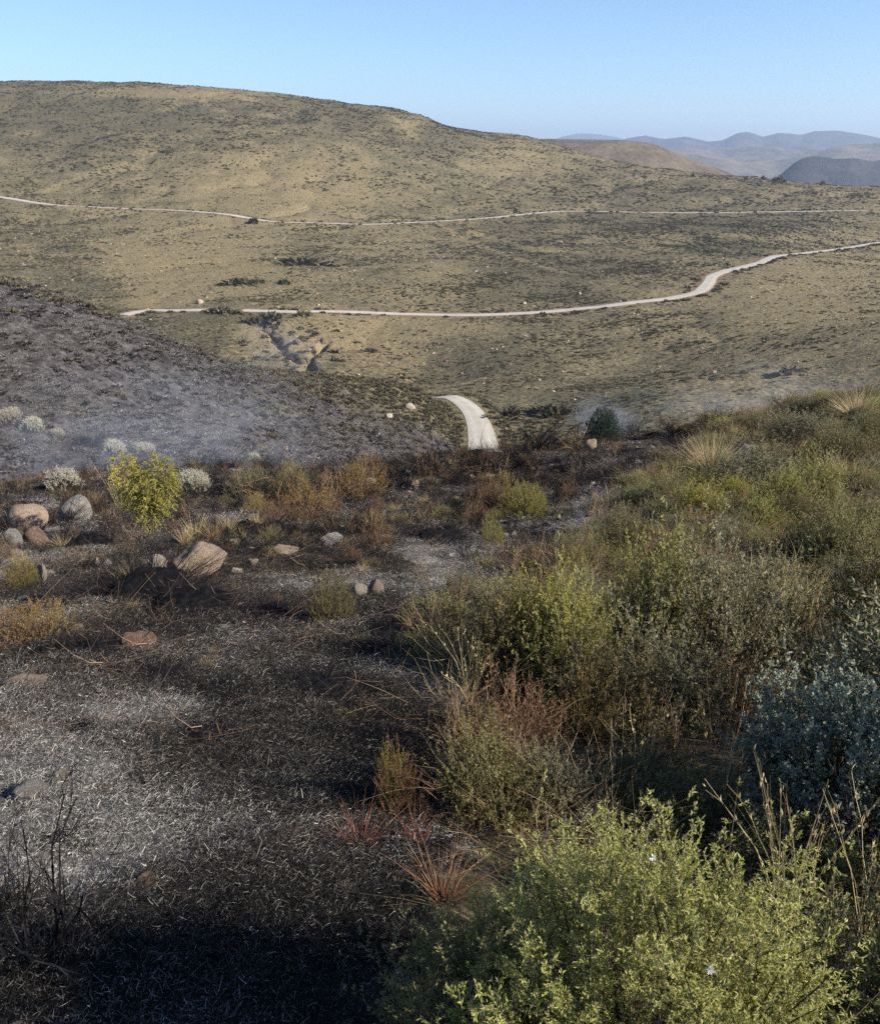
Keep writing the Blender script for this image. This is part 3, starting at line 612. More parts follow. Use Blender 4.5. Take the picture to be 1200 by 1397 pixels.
# ------------------------------------------------------------------ prototypes (meshes shared by the copies)
PROTO = {}
def proto(key, h, *parts): PROTO[key] = (h, parts)          # parts: (name, mesh)
def sh(key, h, *a, **k):
    f, s = shrub(*a, **k); proto(key, h, ("foliage", f), ("stem", s))
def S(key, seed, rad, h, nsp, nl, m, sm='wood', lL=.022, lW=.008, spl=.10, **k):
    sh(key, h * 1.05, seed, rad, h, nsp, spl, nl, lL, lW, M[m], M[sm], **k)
for i in range(3): S('olive%d' % i, 100 + i, .42, .62, 620, 17, 'olive', upright=.7, inner=.3)
for i in range(2): S('yellow%d' % i, 110 + i, .40, .66, 560, 17, 'yellow', upright=.9, inner=.3, spl=.13)
for i in range(2): S('grey%d' % i, 120 + i, .48, .56, 700, 16, 'grey', upright=.5, spl=.09, lL=.018)
for i in range(2): S('brightish%d' % i, 130 + i, .42, .75, 600, 18, 'bright', upright=1.2, spl=.14, lL=.022, lW=.007)
for i in range(2): S('orange%d' % i, 140 + i, .36, .5, 260, 12, 'orange', 'drybrown', upright=.9, spl=.12, stems=90, stem_r=.003)
for i in range(2): S('red%d' % i, 150 + i, .30, .55, 170, 11, 'red', 'drybrown', upright=1.1, spl=.12, stems=90, stem_r=.003)
S('white0', 160, .42, .5, 330, 12, 'white', 'wood', upright=1.2, inner=.75, spl=.12, lL=.035, lW=.013, stems=120, topbias=1.2, tint=(.3, 1))
S('white1', 161, .46, .5, 300, 12, 'white', 'wood', upright=1.2, inner=.75, spl=.12, lL=.035, lW=.013, stems=120, topbias=1.2, tint=(.3, 1))
S('treecrown', 170, .75, 1.7, 1500, 16, 'tree', 'wood', upright=.6, spl=.2, lL=.05, lW=.02, inner=.2, stems=40, stem_r=.012)
def PL(key, seed, mat, rad=.40, h=.70, nsh=240, shl=.30, lL=.021, lW=.008):
    f, s = shoot_bush(seed, rad, h, nsh, shl, 8, .065, 10, lL, lW, mat, 'wood', (.1, 1), lobes=9); proto(key, h * 1.12, ("foliage", f), ("stem", s))
PL('plumey0', 400, 'yellow'); PL('plumeb0', 401, 'bright'); PL('plumeb1', 402, 'bright', .45, .62); PL('plumeo0', 403, 'olive'); PL('plumeo1', 404, 'olive', .48, .6); PL('plumeg0', 405, 'grey', .5, .6); PL('plumeg1', 406, 'grey', .42, .66)
for i in range(2): proto('wisp%d' % i, .5, ("blades", grass(410 + i, 46, .58, 2.2, .0026, M['straw'], lean=.7, droop=.8, base=.10, wob=.045, segs=6)))
for i in range(3): S('low%d' % i, 180 + i, .26, .24, 170, 12, ('olive', 'grey', 'olive')[i], upright=.6, spl=.07, lL=.016, lW=.007, stems=14)
for i in range(2): S('lowy%d' % i, 190 + i, .24, .22, 130, 11, ('yellow', 'orange')[i], upright=.8, spl=.07, lL=.016, lW=.007, stems=14)
for i in range(3): proto('grass%d' % i, .42, ("blades", grass(200 + i, 130, .42, 1, .0045, M['straw'], lean=.45)))
proto('rust0', .4, ("blades", grass(210, 110, .42, 1.2, .004, M['rust'], lean=.5, droop=.5)))
proto('rust1', .4, ("blades", grass(211, 90, .40, 1.4, .004, M['rust'], lean=.6, droop=.5)))
for i in range(2): proto('tussock%d' % i, .62, ("blades", grass(220 + i, 420, .66, 1, .005, M['pale'], lean=.55, droop=.45, base=.09, t0=(.1, .5), t1=(.5, 1))))
proto('drygreen', .4, ("blades", grass(225, 120, .4, 1, .005, M['olive'], lean=.35, t0=(.3, .6), t1=(.6, 1))))
for i in range(2): proto('stalks%d' % i, .8, ("stalk", stalks(230 + i, 16, .85, .06, M['straw'])))
for i in range(3): proto('dead%d' % i, .5, ("twigs", twigs(240 + i, 12, .4, .5, M['drybrown'], .004, (.2, .9), 4)))
for i in range(3): proto('burnt%d' % i, .5, ("twigs", twigs(250 + i, 12, .35, .5, M['charred'], .006, (0, .7), 4)))
for i in range(2): proto('burntbush%d' % i, .5, ("twigs", twigs(255 + i, 30, .45, .5, M['charred'], .006, (0, .4), 4)))
for i in range(2):
    V, Fc = rock_mesh(640 + i, 4, .30, .35, .75); r = np.random.default_rng(i); V = V * (1 + .05 * r.normal(size=(len(V), 1))); V = V * [.17, .15, .13]
    proto('stump%d' % i, .17, ("mound", raw_mesh("mound", V, Fc, [M['charred']], {"tint": .5 * r.random(len(V)) ** 2}, False)), ("blades", grass(260 + i, 1300, .17, 2.2, .002, M['charred'], lean=1.2, droop=.9, base=.17, t0=(0, .2), t1=(0, 1), segs=4, wob=.06)))
for i in range(3): proto('litter%d' % i, .1, ("litter", litter(270 + i, 900, .30, M['litter'], L=(.006, .045), W=(.001, .0026), pw=3.2 if i < 2 else 9)))
for i in range(2): proto('ash%d' % i, .1, ("litter", litter(280 + i, 900, .28, M['ash'], L=(.004, .034), W=(.001, .0035), pw=2.2, lift=.008)))
proto('twiglitter', .1, ("litter", litter(290, 90, .4, M['drybrown'], L=(.06, .3), W=(.002, .004), lift=.05)))
for i in range(3):
    a = Acc(); r = np.random.default_rng(300 + i); n = 46; d = nrm(r.normal(size=(n, 3))); d[:, 2] = abs(d[:, 2]); p = d * (.3 + .2 * r.random((n, 1))) * np.array([1, 1, .8])
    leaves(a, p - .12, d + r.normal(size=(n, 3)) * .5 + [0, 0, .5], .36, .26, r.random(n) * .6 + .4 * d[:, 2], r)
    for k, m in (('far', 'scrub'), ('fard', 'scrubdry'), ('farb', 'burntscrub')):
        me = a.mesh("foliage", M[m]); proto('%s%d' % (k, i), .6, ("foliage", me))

for i in range(2): proto('stubble%d' % i, .07, ("blades", grass(310 + i, 110, .085, 2.2, .0028, M['litter' if i else 'charred'], lean=1.1, droop=.5, base=.06, t0=(0, .3), t1=(.1, .8), segs=3)))
for i in range(2):
    V, Fc = rock_mesh(620 + i, 2, .45, .5, .6); V = V + .12 * np.random.default_rng(i).normal(size=V.shape); proto('clod%d' % i, .1, ("clod", raw_mesh("clod", V * .06, Fc, [M['charred']], {"tint": np.random.default_rng(i).random(len(V)) * .7}, False)))
# ------------------------------------------------------------------ scattering uncountable ground cover
def scatter(name, keys, P, rot, scl, idx):
    n = len(P)
    if n == 0: return
    c = bpy.data.collections.new(name + "_kinds")
    for j, k in enumerate(keys):
        parts = PROTO[k][1]
        if len(parts) == 1: me = parts[0][1]
        else:                                          # join foliage and stems for the scattered version
            import bmesh
            bm = bmesh.new(); me = bpy.data.meshes.new(k); off = 0
            for _, pm in parts:
                f0 = len(bm.faces); bm.from_mesh(pm); bm.faces.ensure_lookup_table()
                for f in bm.faces[f0:]: f.material_index = off
                me.materials.append(pm.materials[0]); off += 1
            bm.to_mesh(me); bm.free()
        c.objects.link(bpy.data.objects.new("%02d_%s" % (j, k), me))
    me = bpy.data.meshes.new(name); me.vertices.add(n); me.vertices.foreach_set("co", np.asarray(P, np.float32).ravel())
    for k, a, ty in (("rot", rot, 'FLOAT_VECTOR'), ("scl", scl, 'FLOAT_VECTOR')):
        at = me.attributes.new(k, ty, 'POINT'); at.data.foreach_set("vector", np.asarray(a, np.float32).ravel())
    at = me.attributes.new("idx", 'INT', 'POINT'); at.data.foreach_set("value", np.asarray(idx, np.int32))
    o = mobj(name, me); o['kind'] = 'stuff'
    g = bpy.data.node_groups.new(name, 'GeometryNodeTree'); g.interface.new_socket("Geometry", in_out='INPUT', socket_type='NodeSocketGeometry'); g.interface.new_socket("Geometry", in_out='OUTPUT', socket_type='NodeSocketGeometry')
    N = g.nodes.new; L = g.links.new; gi = N("NodeGroupInput"); go = N("NodeGroupOutput"); ip = N("GeometryNodeInstanceOnPoints"); ci = N("GeometryNodeCollectionInfo")
    ci.inputs[0].default_value = c; ci.inputs['Separate Children'].default_value = True; ci.inputs['Reset Children'].default_value = True
    def na(nm, ty):
        nd = N("GeometryNodeInputNamedAttribute"); nd.data_type = ty; nd.inputs[0].default_value = nm; return nd.outputs[0]
    L(gi.outputs[0], ip.inputs['Points']); L(ci.outputs[0], ip.inputs['Instance']); ip.inputs['Pick Instance'].default_value = True
    L(na("idx", 'INT'), ip.inputs['Instance Index']); L(na("rot", 'FLOAT_VECTOR'), ip.inputs['Rotation']); L(na("scl", 'FLOAT_VECTOR'), ip.inputs['Scale'])
    L(ip.outputs[0], go.inputs[0]); md = o.modifiers.new("scatter", 'NODES'); md.node_group = g
    return o
from math import tan
def gridz(g, X, Y, oy, az0, az1, y0, y1):
    """height of a polar terrain grid at world points (bilinear)"""
    Gx, Gy, Gz = g; nr, nc = Gz.shape; Yp = Y + oy
    v = (np.log(Yp) - math.log(y0)) / (math.log(y1) - math.log(y0)) * (nr - 1); u = (np.arctan(X / Yp) - R(az0)) / (R(az1) - R(az0)) * (nc - 1)
    v = np.clip(v, 0, nr - 1.001); u = np.clip(u, 0, nc - 1.001); i = v.astype(int); j = u.astype(int); a = v - i; b = u - j
    return (Gz[i, j] * (1 - b) + Gz[i, j + 1] * b) * (1 - a) + (Gz[i + 1, j] * (1 - b) + Gz[i + 1, j + 1] * b) * a
zn = lambda X, Y: gridz(g_near, X, Y, 4.0, -62, 62, 1.0, 110)
zb = lambda X, Y: gridz(g_burn, X, Y, 0, -58, 9, 38, 175)
zf = lambda X, Y: gridz(g_far, X, Y, 0, -48, 44, 78, 1300)
def rots(n, tilt=.12): return np.c_[rng.normal(size=(n, 2)) * tilt, rng.random(n) * 6.283]
def dist_roads(X, Y):
    d = np.full(len(X), 1e9)
    for Q in (R1, R2, R3):
        for q in Q[::2]: d = np.minimum(d, np.hypot(X - q[0], Y - q[1]))
    return d
# ------------------------------------------------------------------ ground cover
def fan(n, y0, y1, az=34, oy=0):
    """random points, uniform per square metre, in the fan the photograph could see"""
    y = np.sqrt(rng.random(n) * ((y1 + oy) ** 2 - (y0 + oy) ** 2) + (y0 + oy) ** 2); u = (rng.random(n) * 2 - 1) * tan(R(az)); return u * y, y - oy
def s3(s, n, v=.35): k = s * (1 - v + 2 * v * rng.random(n)); return np.c_[k, k, k * (.8 + .4 * rng.random(n))]

# far hillside scrub
Xs, Ys, Ss, Ks = [], [], [], []
for y0, y1, n, s in ((88, 180, 30000, .58), (180, 320, 70000, .72), (320, 520, 90000, .98), (520, 1000, 130000, 1.4)):
    X, Y = fan(n, y0, y1); Xs.append(X); Ys.append(Y); Ss.append(np.full(n, s))
X = np.concatenate(Xs); Y = np.concatenate(Ys); Sc = np.concatenate(Ss); Z = zf(X, Y)
st, so = far_masks(X, Y, Z)
st = st + .38 * fbm(X, Y, 28, 4, 301) + .35 * fbm(X, Y, 7, 3, 305)
dense = ss(.85, .15, st)
clump = np.clip(.5 + 1.1 * fbm(X, Y, 11, 3, 310), 0, 1)
keep = (rng.random(len(X)) < (.10 + .85 * dense) * (.35 + .65 * clump))
dr = dist_roads(X, Y); keep &= dr > 3.4
Xk, Yk, Zk, Sk = X[keep], Y[keep], Z[keep], Sc[keep]; n = len(Xk)
sz = Sk * (.45 + .75 * rng.random(n) ** 2.5) * (.8 + .5 * clump[keep])
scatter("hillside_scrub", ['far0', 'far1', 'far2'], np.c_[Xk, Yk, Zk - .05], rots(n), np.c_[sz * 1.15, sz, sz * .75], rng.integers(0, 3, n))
k2 = (rng.random(len(X)) < .32 * ss(.2, .8, st)) & (dr > 3); n = k2.sum(); sz = Sc[k2] * (.35 + .5 * rng.random(n))
scatter("dry_grass_tufts", ['fard0', 'fard1', 'fard2'], np.c_[X[k2], Y[k2], Z[k2] - .05], rots(n), np.c_[sz, sz, sz * .6], rng.integers(0, 3, n))
# scrub along the road edges
P = []
for Q, w, den in ((R1, 5.4, 1.0), (R2, 4.2, 1.6), (R3, 4.6, .8)):
    T = np.gradient(Q[:, :2], axis=0); T /= np.linalg.norm(T, axis=1)[:, None] + 1e-9; N = np.c_[-T[:, 1], T[:, 0]]
    for s in (-1, 1):
        m = int(len(Q) * den * (.35 if s == (-1 if Q is R1 else 1) else 1)); i = rng.integers(0, len(Q), m); kk = rng.random(m) < .2 + .8 * (fbm(Q[i, 0], Q[i, 1], 16, 2, 330 + s) > -.05)
        P.append(Q[i][kk, :2] + N[i][kk] * (s * (w / 2 + .9 + rng.random(kk.sum()) ** 2 * 2.6))[:, None] + T[i][kk] * rng.normal(size=(kk.sum(), 1)))
P = np.concatenate(P); P = P[P[:, 1] > 165]; n = len(P); sz = (.9 + 1.3 * rng.random(n) ** 2) * (P[:, 1] / 400) ** .3
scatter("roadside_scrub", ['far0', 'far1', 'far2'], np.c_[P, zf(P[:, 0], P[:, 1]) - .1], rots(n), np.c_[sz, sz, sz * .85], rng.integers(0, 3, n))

# burnt hillside: charred bushes, ash and a green strip along the nose
y = np.sqrt(rng.random(60000) * (150 ** 2 - 40 ** 2) + 40 ** 2); u = np.tan(R(-40) + rng.random(60000) * R(47)); X, Y = u * y, y; Z = zb(X, Y)
bm_, _ = burn_masks(X, Y, Z); q = rng.random(len(X)); cl = fbm(X, Y, 6, 3, 401); dr = dist_roads(X, Y)
k = (q < .5 * bm_ * (.5 + .5 * (cl > -.1))) & (dr > 3); n = k.sum(); sz = .34 + .55 * rng.random(n) ** 3
scatter("burnt_scrub", ['farb0', 'farb1', 'farb2'], np.c_[X[k], Y[k], Z[k] - .05], rots(n, .2), np.c_[sz * 1.2, sz, sz * .6], rng.integers(0, 3, n))
k = (rng.random(len(X)) < .55 * (1 - bm_) + .012) & (dr > 2.8); n = k.sum(); sz = .4 + .7 * rng.random(n) ** 2
scatter("spur_scrub", ['far0', 'far1', 'far2'], np.c_[X[k], Y[k], Z[k] - .05], rots(n), np.c_[sz, sz, sz * .7], rng.integers(0, 3, n))

n = 14000; y = np.sqrt(rng.random(n) * (110 ** 2 - 42 ** 2) + 42 ** 2); u = np.tan(R(-38) + rng.random(n) * R(44)); X, Y = u * y, y; bm_, _ = burn_masks(X, Y, zb(X, Y)); k = rng.random(n) < bm_ * np.clip(.5 + 1.3 * fbm(X, Y, 5, 3, 415), 0, 1); n = k.sum(); s = 1.8 + 2.0 * rng.random(n)
scatter("hillside_ash", ['ash0', 'ash1', 'litter0'], np.c_[X, Y, zb(X, Y) + .03][k], rots(n, .15), np.c_[s, s, s], rng.integers(0, 3, n))
# near slope
def near_pts_(n, y0, y1, az=36): X, Y = fan(n, y0, y1, az, 4.0 * 0); return X, Y, zn(X, Y)
# charred litter and ash
for nm, y0, y1, n, sc in (("charred_litter", .9, 5, 7500, .62), ("charred_litter", 5, 14, 14000, .8), ("charred_litter", 14, 42, 16000, 1.5)):
    X, Y, Z = near_pts_(n, y0, y1); b, a, br = near_masks(X, Y, Z); k = rng.random(n) < b * (.95 - .55 * ss(.4, .9, a)) * (.3 + .7 * ss(-.25, .15, fbm(X, Y, .9 if y0 < 5 else 1.7, 4, 881) + .5 * (a - .35))); X, Y, Z, a = X[k], Y[k], Z[k], a[k]; m = len(X)
    isash = (a + .25 * rng.normal(size=m) * .7) > .55
    dk = fbm(X, Y, .8 if y0 < 5 else 1.8, 4, 905) + .5 * rng.normal(size=m) * .5 - (a - .3); idx = np.where(isash, 3 + rng.integers(0, 2, m), np.where(dk > .0, 2, rng.integers(0, 2, m))); s = sc * (.8 + .5 * rng.random(m))
    scatter(nm, ['litter0', 'litter1', 'litter2', 'ash0', 'ash1'], np.c_[X, Y, Z + .004], rots(m, .06), np.c_[s, s, s], idx)
n = 2600; X, Y, Z = near_pts_(n, 1.2, 36); b, a, br = near_masks(X, Y, Z); k = (rng.random(n) < .25 + .5 * br) & (Y > 3.5)
scatter("fallen_twigs", ['twiglitter'], np.c_[X, Y, Z][k], rots(k.sum(), .1), s3(1.1, k.sum()), np.zeros(k.sum()))
# burnt stubs and scorched plants left on the burnt ground
n = 7000; X, Y, Z = near_pts_(n, 2.2, 38); b, a, br = near_masks(X, Y, Z); px, py = project(X, Y, Z)
back = ss(830, 700, py); cl = np.clip(.5 + 1.2 * fbm(X, Y, 2.6, 3, 501), 0, 1)
k = (rng.random(n) < b * (.10 + .75 * back * cl + .35 * br * cl) * ss(820, 640, px + .6 * (py - 700)) ** .5) ; X, Y, Z = X[k], Y[k], Z[k]; m = len(X); bk = back[k]
idx = rng.choice(8, m, p=[.36, .21, .10, .08, .04, .11, .07, .03]); s = (.35 + .5 * rng.random(m) + .35 * (rng.random(m) < .12)) * (.55 + .75 * bk)
scatter("scorched_undergrowth", ['burnt0', 'burnt1', 'dead0', 'dead1', 'lowy1', 'low0', 'grass0', 'red0'], np.c_[X, Y, Z], rots(m), np.c_[s, s, s], idx)
n = 9000; X, Y, Z = near_pts_(n, 1.2, 30); b, a, br = near_masks(X, Y, Z); cl = np.clip(.5 + 1.4 * fbm(X, Y, .9, 3, 541), 0, 1)
k = rng.random(n) < b * (.15 + .85 * cl) * (1 - .5 * a) * np.interp(Y, [1, 6, 30], [1, .8, .45]); X, Y, Z = X[k], Y[k], Z[k]; m = len(X); s = (.6 + 1.1 * rng.random(m) ** 2) * np.interp(Y, [1, 6, 20], [.8, 1.1, 1.6])
scatter("burnt_stubble", ['stubble0', 'stubble1', 'clod0', 'clod1'], np.c_[X, Y, Z], rots(m, .25), np.c_[s, s, s], rng.choice(4, m, p=[.38, .3, .18, .14]))
n = 620; X, Y, Z = near_pts_(n, 2.6, 34); b, a, br = near_masks(X, Y, Z); k = rng.random(n) < b; m = k.sum(); s = (.35 + .6 * rng.random(m) ** 2) * np.interp(Y[k], [2, 8, 30], [.7, 1.1, 2.2])
scatter("burnt_tufts", ['stump0', 'stump1'], np.c_[X, Y, Z][k], rots(m, .1), np.c_[s * 1.2, s, s], rng.integers(0, 2, m))
# thicket of the unburnt right side
n = 15000; X, Y, Z = near_pts_(n, 1.5, 44, 38); b, a, br = near_masks(X, Y, Z); px, py = project(X, Y, Z)
k = (rng.random(n) < (1 - b) * np.interp(Y, [0, 3.5, 4.5, 9, 14, 40], [1, 1, .6, .6, .8, .6])) & ~((px > 600) & (py > 1330)); X, Y, Z = X[k], Y[k], Z[k]; m = len(X); px, py = px[k], py[k]
cl = fbm(X, Y, 3.2, 3, 521); keys = ['plumeo1', 'plumeg0', 'plumeb1', 'low0', 'low1', 'low2', 'lowy0', 'lowy1', 'wisp0', 'wisp1', 'grass2', 'dead0', 'dead1', 'drygreen', 'rust0']
pa = np.array([.05, .05, .025, .15, .15, .12, .05, .04, .09, .09, .04, .12, .09, .06, .03]); pb = np.array([.03, .02, .03, .05, .05, .04, .05, .05, .11, .1, .08, .08, .05, .05, .03])
idx = np.where(cl > 0.05, rng.choice(15, m, p=pb / pb.sum()), rng.choice(15, m, p=pa / pa.sum()))
s = (.75 + .6 * rng.random(m)) * np.interp(Y, [0, 6, 20], [.85, 1.05, 1.45]) * np.where(idx < 3, .52, 1)
idx = np.where((idx < 3) & (Y < 4.5), 3 + idx, idx); idx = np.where(((idx == 10) | (idx == 13)) & (Y < 5), 11, idx)
scatter("undergrowth", keys, np.c_[X, Y, Z], rots(m, .15), np.c_[s, s, s * np.interp(Y, [0, 6, 20], [.8, .9, .8])], idx)
# gravel and small stones
GR = []
for i in range(3):
    V, Fc = rock_mesh(600 + i, 1, .2, .8, .7); me = raw_mesh("pebble", V * .03, Fc, [RM[('tan', 'grey', 'pale')[i]]], {}, False); proto('peb%d' % i, .05, ("pebble", me))
n = 2600; X, Y, Z = near_pts_(n, 1.2, 36); b, a, br = near_masks(X, Y, Z); k = rng.random(n) < .3 * b + .5 * br * b; m = k.sum(); s = (.5 + 2.2 * rng.random(m) ** 3) * (.7 + Y[k] / 14)
scatter("pebbles", ['peb0', 'peb1', 'peb2'], np.c_[X, Y, Z + .004][k], rots(m, .3), np.c_[s * 1.3, s, s * .8], rng.integers(0, 3, m))
n = 2500; X, Y = fan(n, 95, 420); Z = zf(X, Y); k = dist_roads(X, Y) > 3; m = k.sum(); s = (4 + 12 * rng.random(m) ** 4) * (Y[k] / 200) ** .5
scatter("scattered_stones", ['peb0', 'peb1', 'peb2'], np.c_[X, Y, Z + .05][k], rots(m, .3), np.c_[s * 1.3, s, s * .8], rng.integers(0, 3, m))

n = 900; X, Y = fan(n, 165, 225, 20); Z = zf(X, Y); px, py = project(X, Y, Z); k = (rng.random(n) < np.exp(-((px - 500) / 110) ** 2 - ((py - 495) / 26) ** 2) + .9 * np.exp(-((px - 400) / 45) ** 2 - ((py - 470) / 22) ** 2)); m = k.sum(); s = 9 + 22 * rng.random(m) ** 2
V, Fc = rock_mesh(655, 1, .3, .8, .8); proto('redstone', .05, ("stone", raw_mesh("stone", V * .03, Fc, [RM['red']], {}, False))); V, Fc = rock_mesh(657, 1, .3, .8, .8); proto('darkstone', .05, ("stone", raw_mesh("stone", V * .03, Fc, [RM['cliff']], {}, False)))
scatter("gully_stones", ['redstone', 'darkstone', 'far0', 'far1'], np.c_[X, Y, Z][k], rots(m, .3), np.c_[s, s, s * .8] * np.where(rng.integers(0, 2, m) > 0, 1, 1)[:, None], rng.integers(0, 2, m))
k = (rng.random(n) < .9 * np.exp(-((px - 385) / 45) ** 2 - ((py - 464) / 30) ** 2) + .6 * np.exp(-((px - 440) / 45) ** 2 - ((py - 480) / 26) ** 2)); m = k.sum(); s = .9 + 1.2 * rng.random(m)
scatter("gully_scrub", ['far0', 'far1', 'far2'], np.c_[X, Y, Z][k], rots(m), np.c_[s, s, s * .8], rng.integers(0, 3, m))
# ------------------------------------------------------------------ things: stones
USED = {}
def copy_thing(name, parts, loc, rot, scl, label, cat, group=None, plabels=None):
    """one thing with its parts; repeats share the mesh data of the first"""
    if len(parts) == 1 and (parts[0][0] in ('rock', 'blades', 'twigs', 'stalk') or label and 'far' in parts[0][1].name or len(parts) == 1):
        o = bpy.data.objects.new(name, parts[0][1]); link(o)
    else:
        o = bpy.data.objects.new(name, None); o.empty_display_size = .1; link(o)
        for pn, me in parts: link(bpy.data.objects.new(pn, me), o)
    o.location = loc; o.rotation_euler = rot; o.scale = scl if isinstance(scl, tuple) else (scl,) * 3
    tag(o, label, cat, group); return o
ROCKS = {}
def rock(px, py, w, h, kind, label, seed, name="rock", cat="rock", group=None, trees=None, sink=.25, deep=.8, sub=3, tilt=0):
    """px, py = middle of the foot of the stone in the photograph; w, h its size there"""
    p = hit(px, py, trees or [T_near]); D = math.sqrt(p.x ** 2 + p.y ** 2 + p.z ** 2); k = D / F
    V, Fc = rock_mesh(seed, 4 if w > 30 else 3, .12 if 'rounded' in label else .2, .3 if 'rounded' in label else .8, 1.0)
    V[:, 0] /= np.ptp(V[:, 0]); V[:, 1] /= np.ptp(V[:, 1]); V[:, 2] /= np.ptp(V[:, 2])
    me = raw_mesh("rock", V, Fc, [RM[kind]], {}, True)
    o = bpy.data.objects.new(name, me); link(o); w *= .88 if py > 600 else 1; h *= .92 if py > 600 else 1; W = w * k; H = h * k / .93 * (1 + sink)
    o.scale = (W, W * deep, H); o.location = (p.x, p.y + W * deep * .35, p.z + H * (.5 - sink / (1 + sink)))
    o.rotation_euler = (tilt * .5, tilt, 0); tag(o, label, cat, group); return o
G = "stones lying on the burnt slope"
rocks = [
 (33, 729, 56, 36, 'tan', "large rounded tan boulder at the left edge of the photo"),
 (100, 716, 44, 36, 'grey', "cream and grey pointed boulder beside the large rounded tan boulder"),
 (268, 791, 78, 44, 'tan', "big flat topped tan boulder with a dark cleft on its left"),
 (215, 788, 34, 28, 'pale', "pale block split off the left side of the big flat topped boulder"),
 (491, 815, 24, 20, 'pale', "small rounded cream stone touching a brown stone in the middle of the burnt slope"),
 (513, 811, 24, 20, 'tan', "brown rounded stone touching the small cream stone in the middle of the slope"),
 (187, 892, 54, 30, 'red', "reddish brown oblong rock right of a dark charred tuft"),
 (450, 748, 36, 20, 'grey', "flat whitish lichened rock in brown soil right of the row of orange bushes"),
 (465, 728, 20, 10, 'pale', "small white slab just behind the flat lichened rock"),
 (388, 757, 36, 12, 'tan', "low flat tan slab left of the flat whitish lichened rock"),
 (266, 735, 22, 13, 'pale', "pale stone at the foot of the golden grass clump"),
 (320, 745, 16, 11, 'tan', "small stone between the golden grass and the big flat topped boulder"),
 (82, 1072, 24, 20, 'pale', "small yellowish white stone on the ash at the lower left"),
 (141, 1085, 26, 11, 'red', "flat orange brown stone right of the small yellowish white stone"),
 (115, 1078, 20, 12, 'grey', "flat grey stone between the yellowish stone and the orange brown stone"),
 (198, 1222, 40, 24, 'red', "half buried reddish stone at the edge of the large dark shadow"),
 (211, 1060, 34, 10, 'red', "flat rust coloured stone sunk in char above the ash at lower left"),
 (105, 865, 24, 10, 'tan', "flat tan stone above the dark charred tuft"),
 (47, 748, 34, 24, 'red', "pinkish cracked rock below the large rounded boulder"),
 (15, 745, 28, 20, 'grey', "grey flat rock under the left edge boulder"),
 (22, 760, 20, 9, 'grey', "thin grey slab at the left edge below the grey flat rock"),
 (112, 772, 22, 10, 'pale', "flat pale stone left of the pair of white cobbles"),
 (132, 772, 12, 11, 'pale', "white cobble, left one of the pair below the yellow green tree"),
 (146, 774, 14, 11, 'grey', "white cobble, right one of the pair below the yellow green tree"),
 (60, 792, 14, 22, 'pale', "narrow upright pale stone below the pinkish cracked rock"),
 (37, 833, 12, 8, 'pale', "small white stone among rusty plants at the left edge"),
 (5, 842, 18, 12, 'tan', "tan stone cut by the left edge of the photo among dry plants"),
 (523, 752, 14, 11, 'red', "small pinkish stone at the foot of the red scorched plant"),
 (524, 742, 18, 12, 'grey', "grey brown stone just behind the small pinkish stone"),
 (597, 834, 15, 13, 'red', "small reddish stone on dark ground right of the cream and brown pair"),
 (566, 668, 12, 12, 'tan', "small tan stone standing upright on the crest left of the road end"),
 (506, 662, 16, 11, 'pale', "pale stone in front of the orange bush near the crest"),
 (443, 700, 12, 8, 'tan', "small orange tan stone right of the bright orange bush"),
 (412, 712, 14, 7, 'grey', "whitish stone beside the black mound under the orange bushes"),
 (808, 613, 18, 13, 'tan', "square orange grey rock on the crest beside the dark scrub"),
 (675, 625, 36, 7, 'tan', "long flat tan slab on the crest beside the end of the road"),
 (870, 655, 14, 13, 'tan', "small pale rock at the fire edge right of the middle"),
 (1034, 626, 54, 14, 'pale', "low white grey boulder half hidden in brush right of the golden tussock"),
 (997, 568, 26, 11, 'pale', "white rock on the smoky crest behind the golden tussock"),
 (30, 945, 60, 9, 'tan', "wide flat brown slab flush with the ground at the left edge"),
 (230, 925, 16, 8, 'grey', "small grey stone in char right of the reddish oblong rock"),
 (610, 700, 16, 8, 'red', "flat pinkish stone above the black mound"),
 (668, 655, 18, 8, 'tan', "tan stone on the crest in front of the little charred shrub"),
 (345, 772, 18, 8, 'tan', "small tan stone right of the big flat topped boulder"),
 (690, 735, 16, 8, 'pale', "pale pinkish slab among char left of the fire edge"),
 (700, 735, 12, 10, 'grey', "small whitish stone beside the pale pinkish slab"),
 (40, 1095, 46, 18, 'grey', "ash covered grey rock near the left edge, below the small yellowish white stone"),
 (14, 1245, 40, 14, 'red', "half buried brown rock by the charred branches at the lower left edge"),
]
for i, (a, b, w, h, k, lb) in enumerate(rocks): rock(a, b, w, h, k, lb, 700 + i * 3, "boulder" if w >= 50 else "rock", "boulder" if w >= 50 else "stone", G, sink=.1 if b > 900 else .3 if h < 14 else .38)
rock(560, 561, 16, 9, 'pale', "white rock alone on the unburnt nose of the far spur", 901, "rock", "rock", None, [T_burn])
rock(530, 571, 9, 6, 'pale', "small white rock at the burnt edge left of the lone white rock on the spur", 902, "rock", "rock", None, [T_burn])
